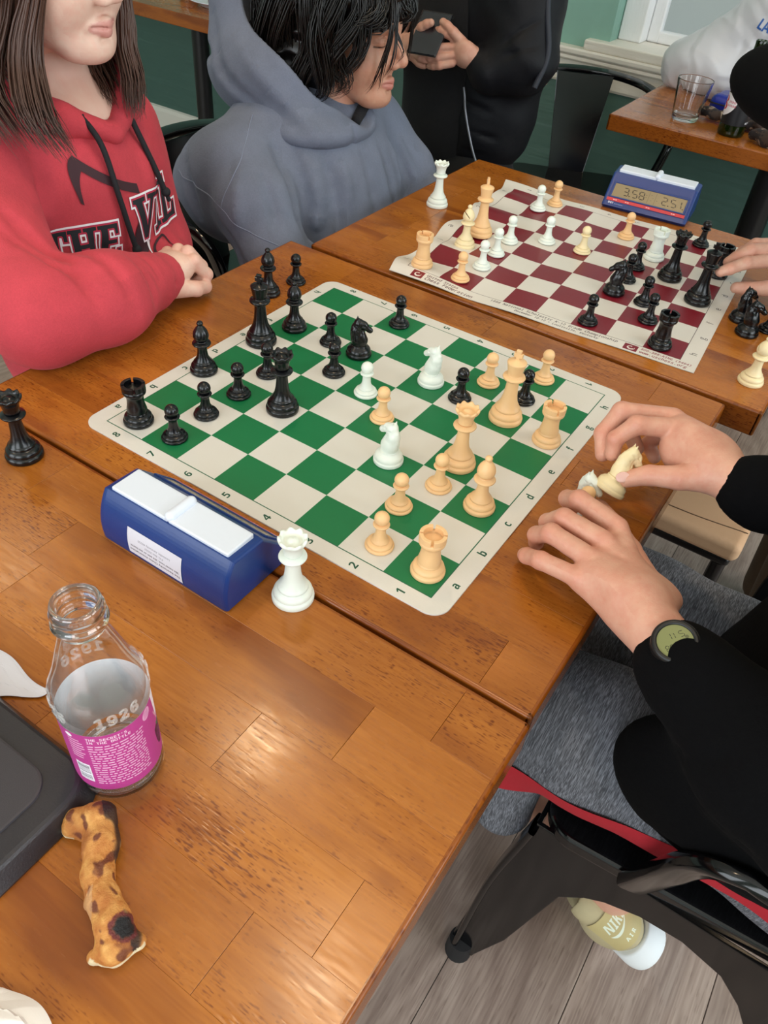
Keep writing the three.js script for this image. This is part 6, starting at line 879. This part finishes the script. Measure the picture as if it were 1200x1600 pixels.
  put('sole', solid([cap([0.030, -0.020, 0], [0.20, -0.016, 0], 0.040, 0.036, 0.02), minus(ell([0.1, 0.115, 0], [0.5, 0.118, 0.3], 0.002)), minus(ell([0.1, -0.13, 0], [0.5, 0.098, 0.3], 0.003))], 0.0028).applyMatrix4(sm), std({ color: sc('#eef2f4'), roughness: 0.6 }), 'white sole', shoe);
  const tabT = canvasTex(256, 256, (g, q) => { g.fillStyle = '#c3b27e'; g.fillRect(0, 0, q, q); g.fillStyle = '#e6edda'; g.textAlign = 'center'; g.font = 'italic bold 84px sans-serif'; g.fillText('NIKE', 124, 112, 170); g.beginPath(); g.moveTo(40, 128); g.quadraticCurveTo(64, 186, 216, 104); g.quadraticCurveTo(92, 150, 40, 128); g.fill(); g.font = 'bold 40px sans-serif'; g.fillText('A I R', 128, 214); });
  const tb = new THREE.PlaneGeometry(0.062, 0.058, 20, 12), tp = tb.attributes.position, SF = field(shoeP); for (let i = 0; i < tp.count; i++) { const y = tp.getY(i) + 0.046, z = tp.getX(i); let x = -0.08; for (let k = 0; k < 60; k++) { const d = SF(x, y, z) - 0.0020; if (d < 0.0002) break; x += d * 0.8; } tp.setXYZ(i, Math.min(x, 0.05), y, z); }
  tb.computeVertexNormals(); put('heel_tab', tb.applyMatrix4(sm), std({ map: tabT, roughness: 0.6, side: THREE.DoubleSide }), 'heel panel with raised lettering', shoe);
}
// ---- opponent at the right edge: cap, hand
{
  const { o, put } = person('player in a black cap at the right picture edge, reaching to the maroon board', 0.72, -0.72);
  const skin = [0.85, 0.66, 0.57];
  const h = handGeo([
    [[[0.322, 0.066, -0.690], [0.288, 0.068, -0.640], [0.272, 0.062, -0.614], [0.262, 0.058, -0.602]], [0.0112, 0.0102, 0.0092, 0.0082]],
    [[[0.318, 0.076, -0.715], [0.284, 0.078, -0.672], [0.270, 0.068, -0.652], [0.262, 0.060, -0.644]], [0.0112, 0.0102, 0.0092, 0.0082]],
    [[[0.318, 0.076, -0.742], [0.284, 0.076, -0.708], [0.270, 0.062, -0.692], [0.266, 0.050, -0.684]], [0.0108, 0.0098, 0.009, 0.008]],
    [[[0.324, 0.068, -0.766], [0.296, 0.064, -0.744], [0.284, 0.050, -0.730], [0.282, 0.038, -0.722]], [0.0098, 0.009, 0.0082, 0.0076]],
    [[[0.368, 0.046, -0.680], [0.332, 0.036, -0.648], [0.306, 0.031, -0.636], [0.290, 0.029, -0.632]], [0.0150, 0.0120, 0.0105, 0.0092]],
  ], [ell([0.352, 0.062, -0.722], [0.044, 0.021, 0.042], 0.014, [0.5, 0, 0]), cap([0.40, 0.058, -0.745], [0.36, 0.062, -0.725], 0.027, 0.027, 0.015)], skin, 0.0021);
  const bp = [...chain([[0.72, 0.20, -0.90], [0.62, 0.03, -0.86], [0.40, 0.058, -0.745]], [0.045, 0.036, 0.026], 0.02), cap([0.74, -0.2, -0.72], [0.72, 0.22, -0.72], 0.1, 0.09, 0.03), cap([0.72, 0.22, -0.72], [0.66, 0.36, -0.70], 0.055, 0.055, 0.03)];
  const hm = pose(0.60, 0.455, -0.67, Math.PI + 0.2, -0.2, 0);
  put('body', mergeC([bodyColour(solid(bp, 0.009), skin), h, head({ skin, lips: [0.76, 0.5, 0.46], brow: [0.2, 0.14, 0.12] }, hm)]), skinMat());
  put('jacket', solid([ell([0.73, 0.03, -0.72], [0.14, 0.25, 0.19], 0.02), ell([0.74, -0.16, -0.72], [0.16, 0.15, 0.18], 0.06), cap([0.72, 0.19, -0.9], [0.62, 0.03, -0.86], 0.07, 0.06, 0.04), cap([0.62, 0.03, -0.86], [0.47, 0.05, -0.785], 0.058, 0.042, 0.03)], 0.01), cloth('#14151a'));
  put('cap', solid([ell([0.290, 0.325, -0.600], [0.112, 0.052, 0.085], 0.02, [0.2, 0.15, -0.10]), ell([0.50, 0.44, -0.66], [0.12, 0.10, 0.11], 0.05)], 0.006), phy({ color: sc('#050506'), roughness: 0.95, specularIntensity: 0.25, bumpMap: tiled(fleece, 3), bumpScale: 0.0006 }));
  const kh = cloth('#6b5644');
  put('trousers', solid([cap([0.76, -0.24, -0.66], [0.58, -0.22, -0.64], 0.08, 0.066, 0.05), cap([0.76, -0.24, -0.84], [0.56, -0.22, -0.84], 0.08, 0.066, 0.05), cap([0.58, -0.22, -0.64], [0.60, -0.69, -0.64], 0.062, 0.05, 0.03), cap([0.56, -0.22, -0.84], [0.58, -0.69, -0.84], 0.062, 0.05, 0.03)], 0.011), kh);
}
{ // the two knights and the pawn held by the player in black
  const q = piece('knight', 'cream', 0.3165, T + 0.040, 0.009, 0, 'cream knight lifted and tilted between thumb and fingers of the upper hand', 'pieces held by the player in black');
  const ax = V(0.012, 0.052, -0.030).normalize(), fw = V(0.75, 0.0, -0.65); fw.addScaledVector(ax, -fw.dot(ax)).normalize();
  q.quaternion.setFromRotationMatrix(new THREE.Matrix4().makeBasis(fw, ax, fw.clone().cross(ax)));
  piece('knight', 'white', 0.2975, T + 0.0003, 0.014, -0.35, 'white knight behind the curled index finger of the lower hand', 'pieces held by the player in black');
  const hp = piece('pawn', 'tan', 0.3190, T + 0.0150, 0.0515, 1, 'tan pawn peeping out beside the white knight, hidden in the lower hand', 'pieces held by the player in black');
  hp.quaternion.setFromUnitVectors(V(0, 1, 0), V(-0.42, 0.78, -0.45).normalize());
}
{ // tan leather seat pad of the next chair
  const o = thing('seat_pad', 'tan leather seat pad below the right end of the tables', 'cushion', [0.338, 0, -0.528]), tan = std({ color: sc('#d9b08a'), roughness: 0.7, bumpMap: tiled(speck, 2), bumpScale: 0.0004 });
  part('pad', boxUV(rbox(0.286, 0.04, 0.25, 0.014, 0, 0.45, 0, 5), 0.2), tan, o);
  part('seam', tube([[-0.14, 0.4702, 0.088], [-0.05, 0.4704, 0.094], [0.05, 0.4704, 0.092], [0.14, 0.4702, 0.080]], 0.0010, 24, 6), std({ color: sc('#5e442f'), roughness: 0.8 }), o);
  part('seat_frame', merge([rbox(0.27, 0.02, 0.23, 0.008, 0, 0.42, 0), ...[[-0.12, -0.1], [0.12, -0.1], [-0.12, 0.1], [0.12, 0.1]].map(([a, b]) => new THREE.CylinderGeometry(0.012, 0.011, 0.41, 12).translate(a, 0.205, b))]), M.blackSatin, o);
}
renderer.render(scene, camera);
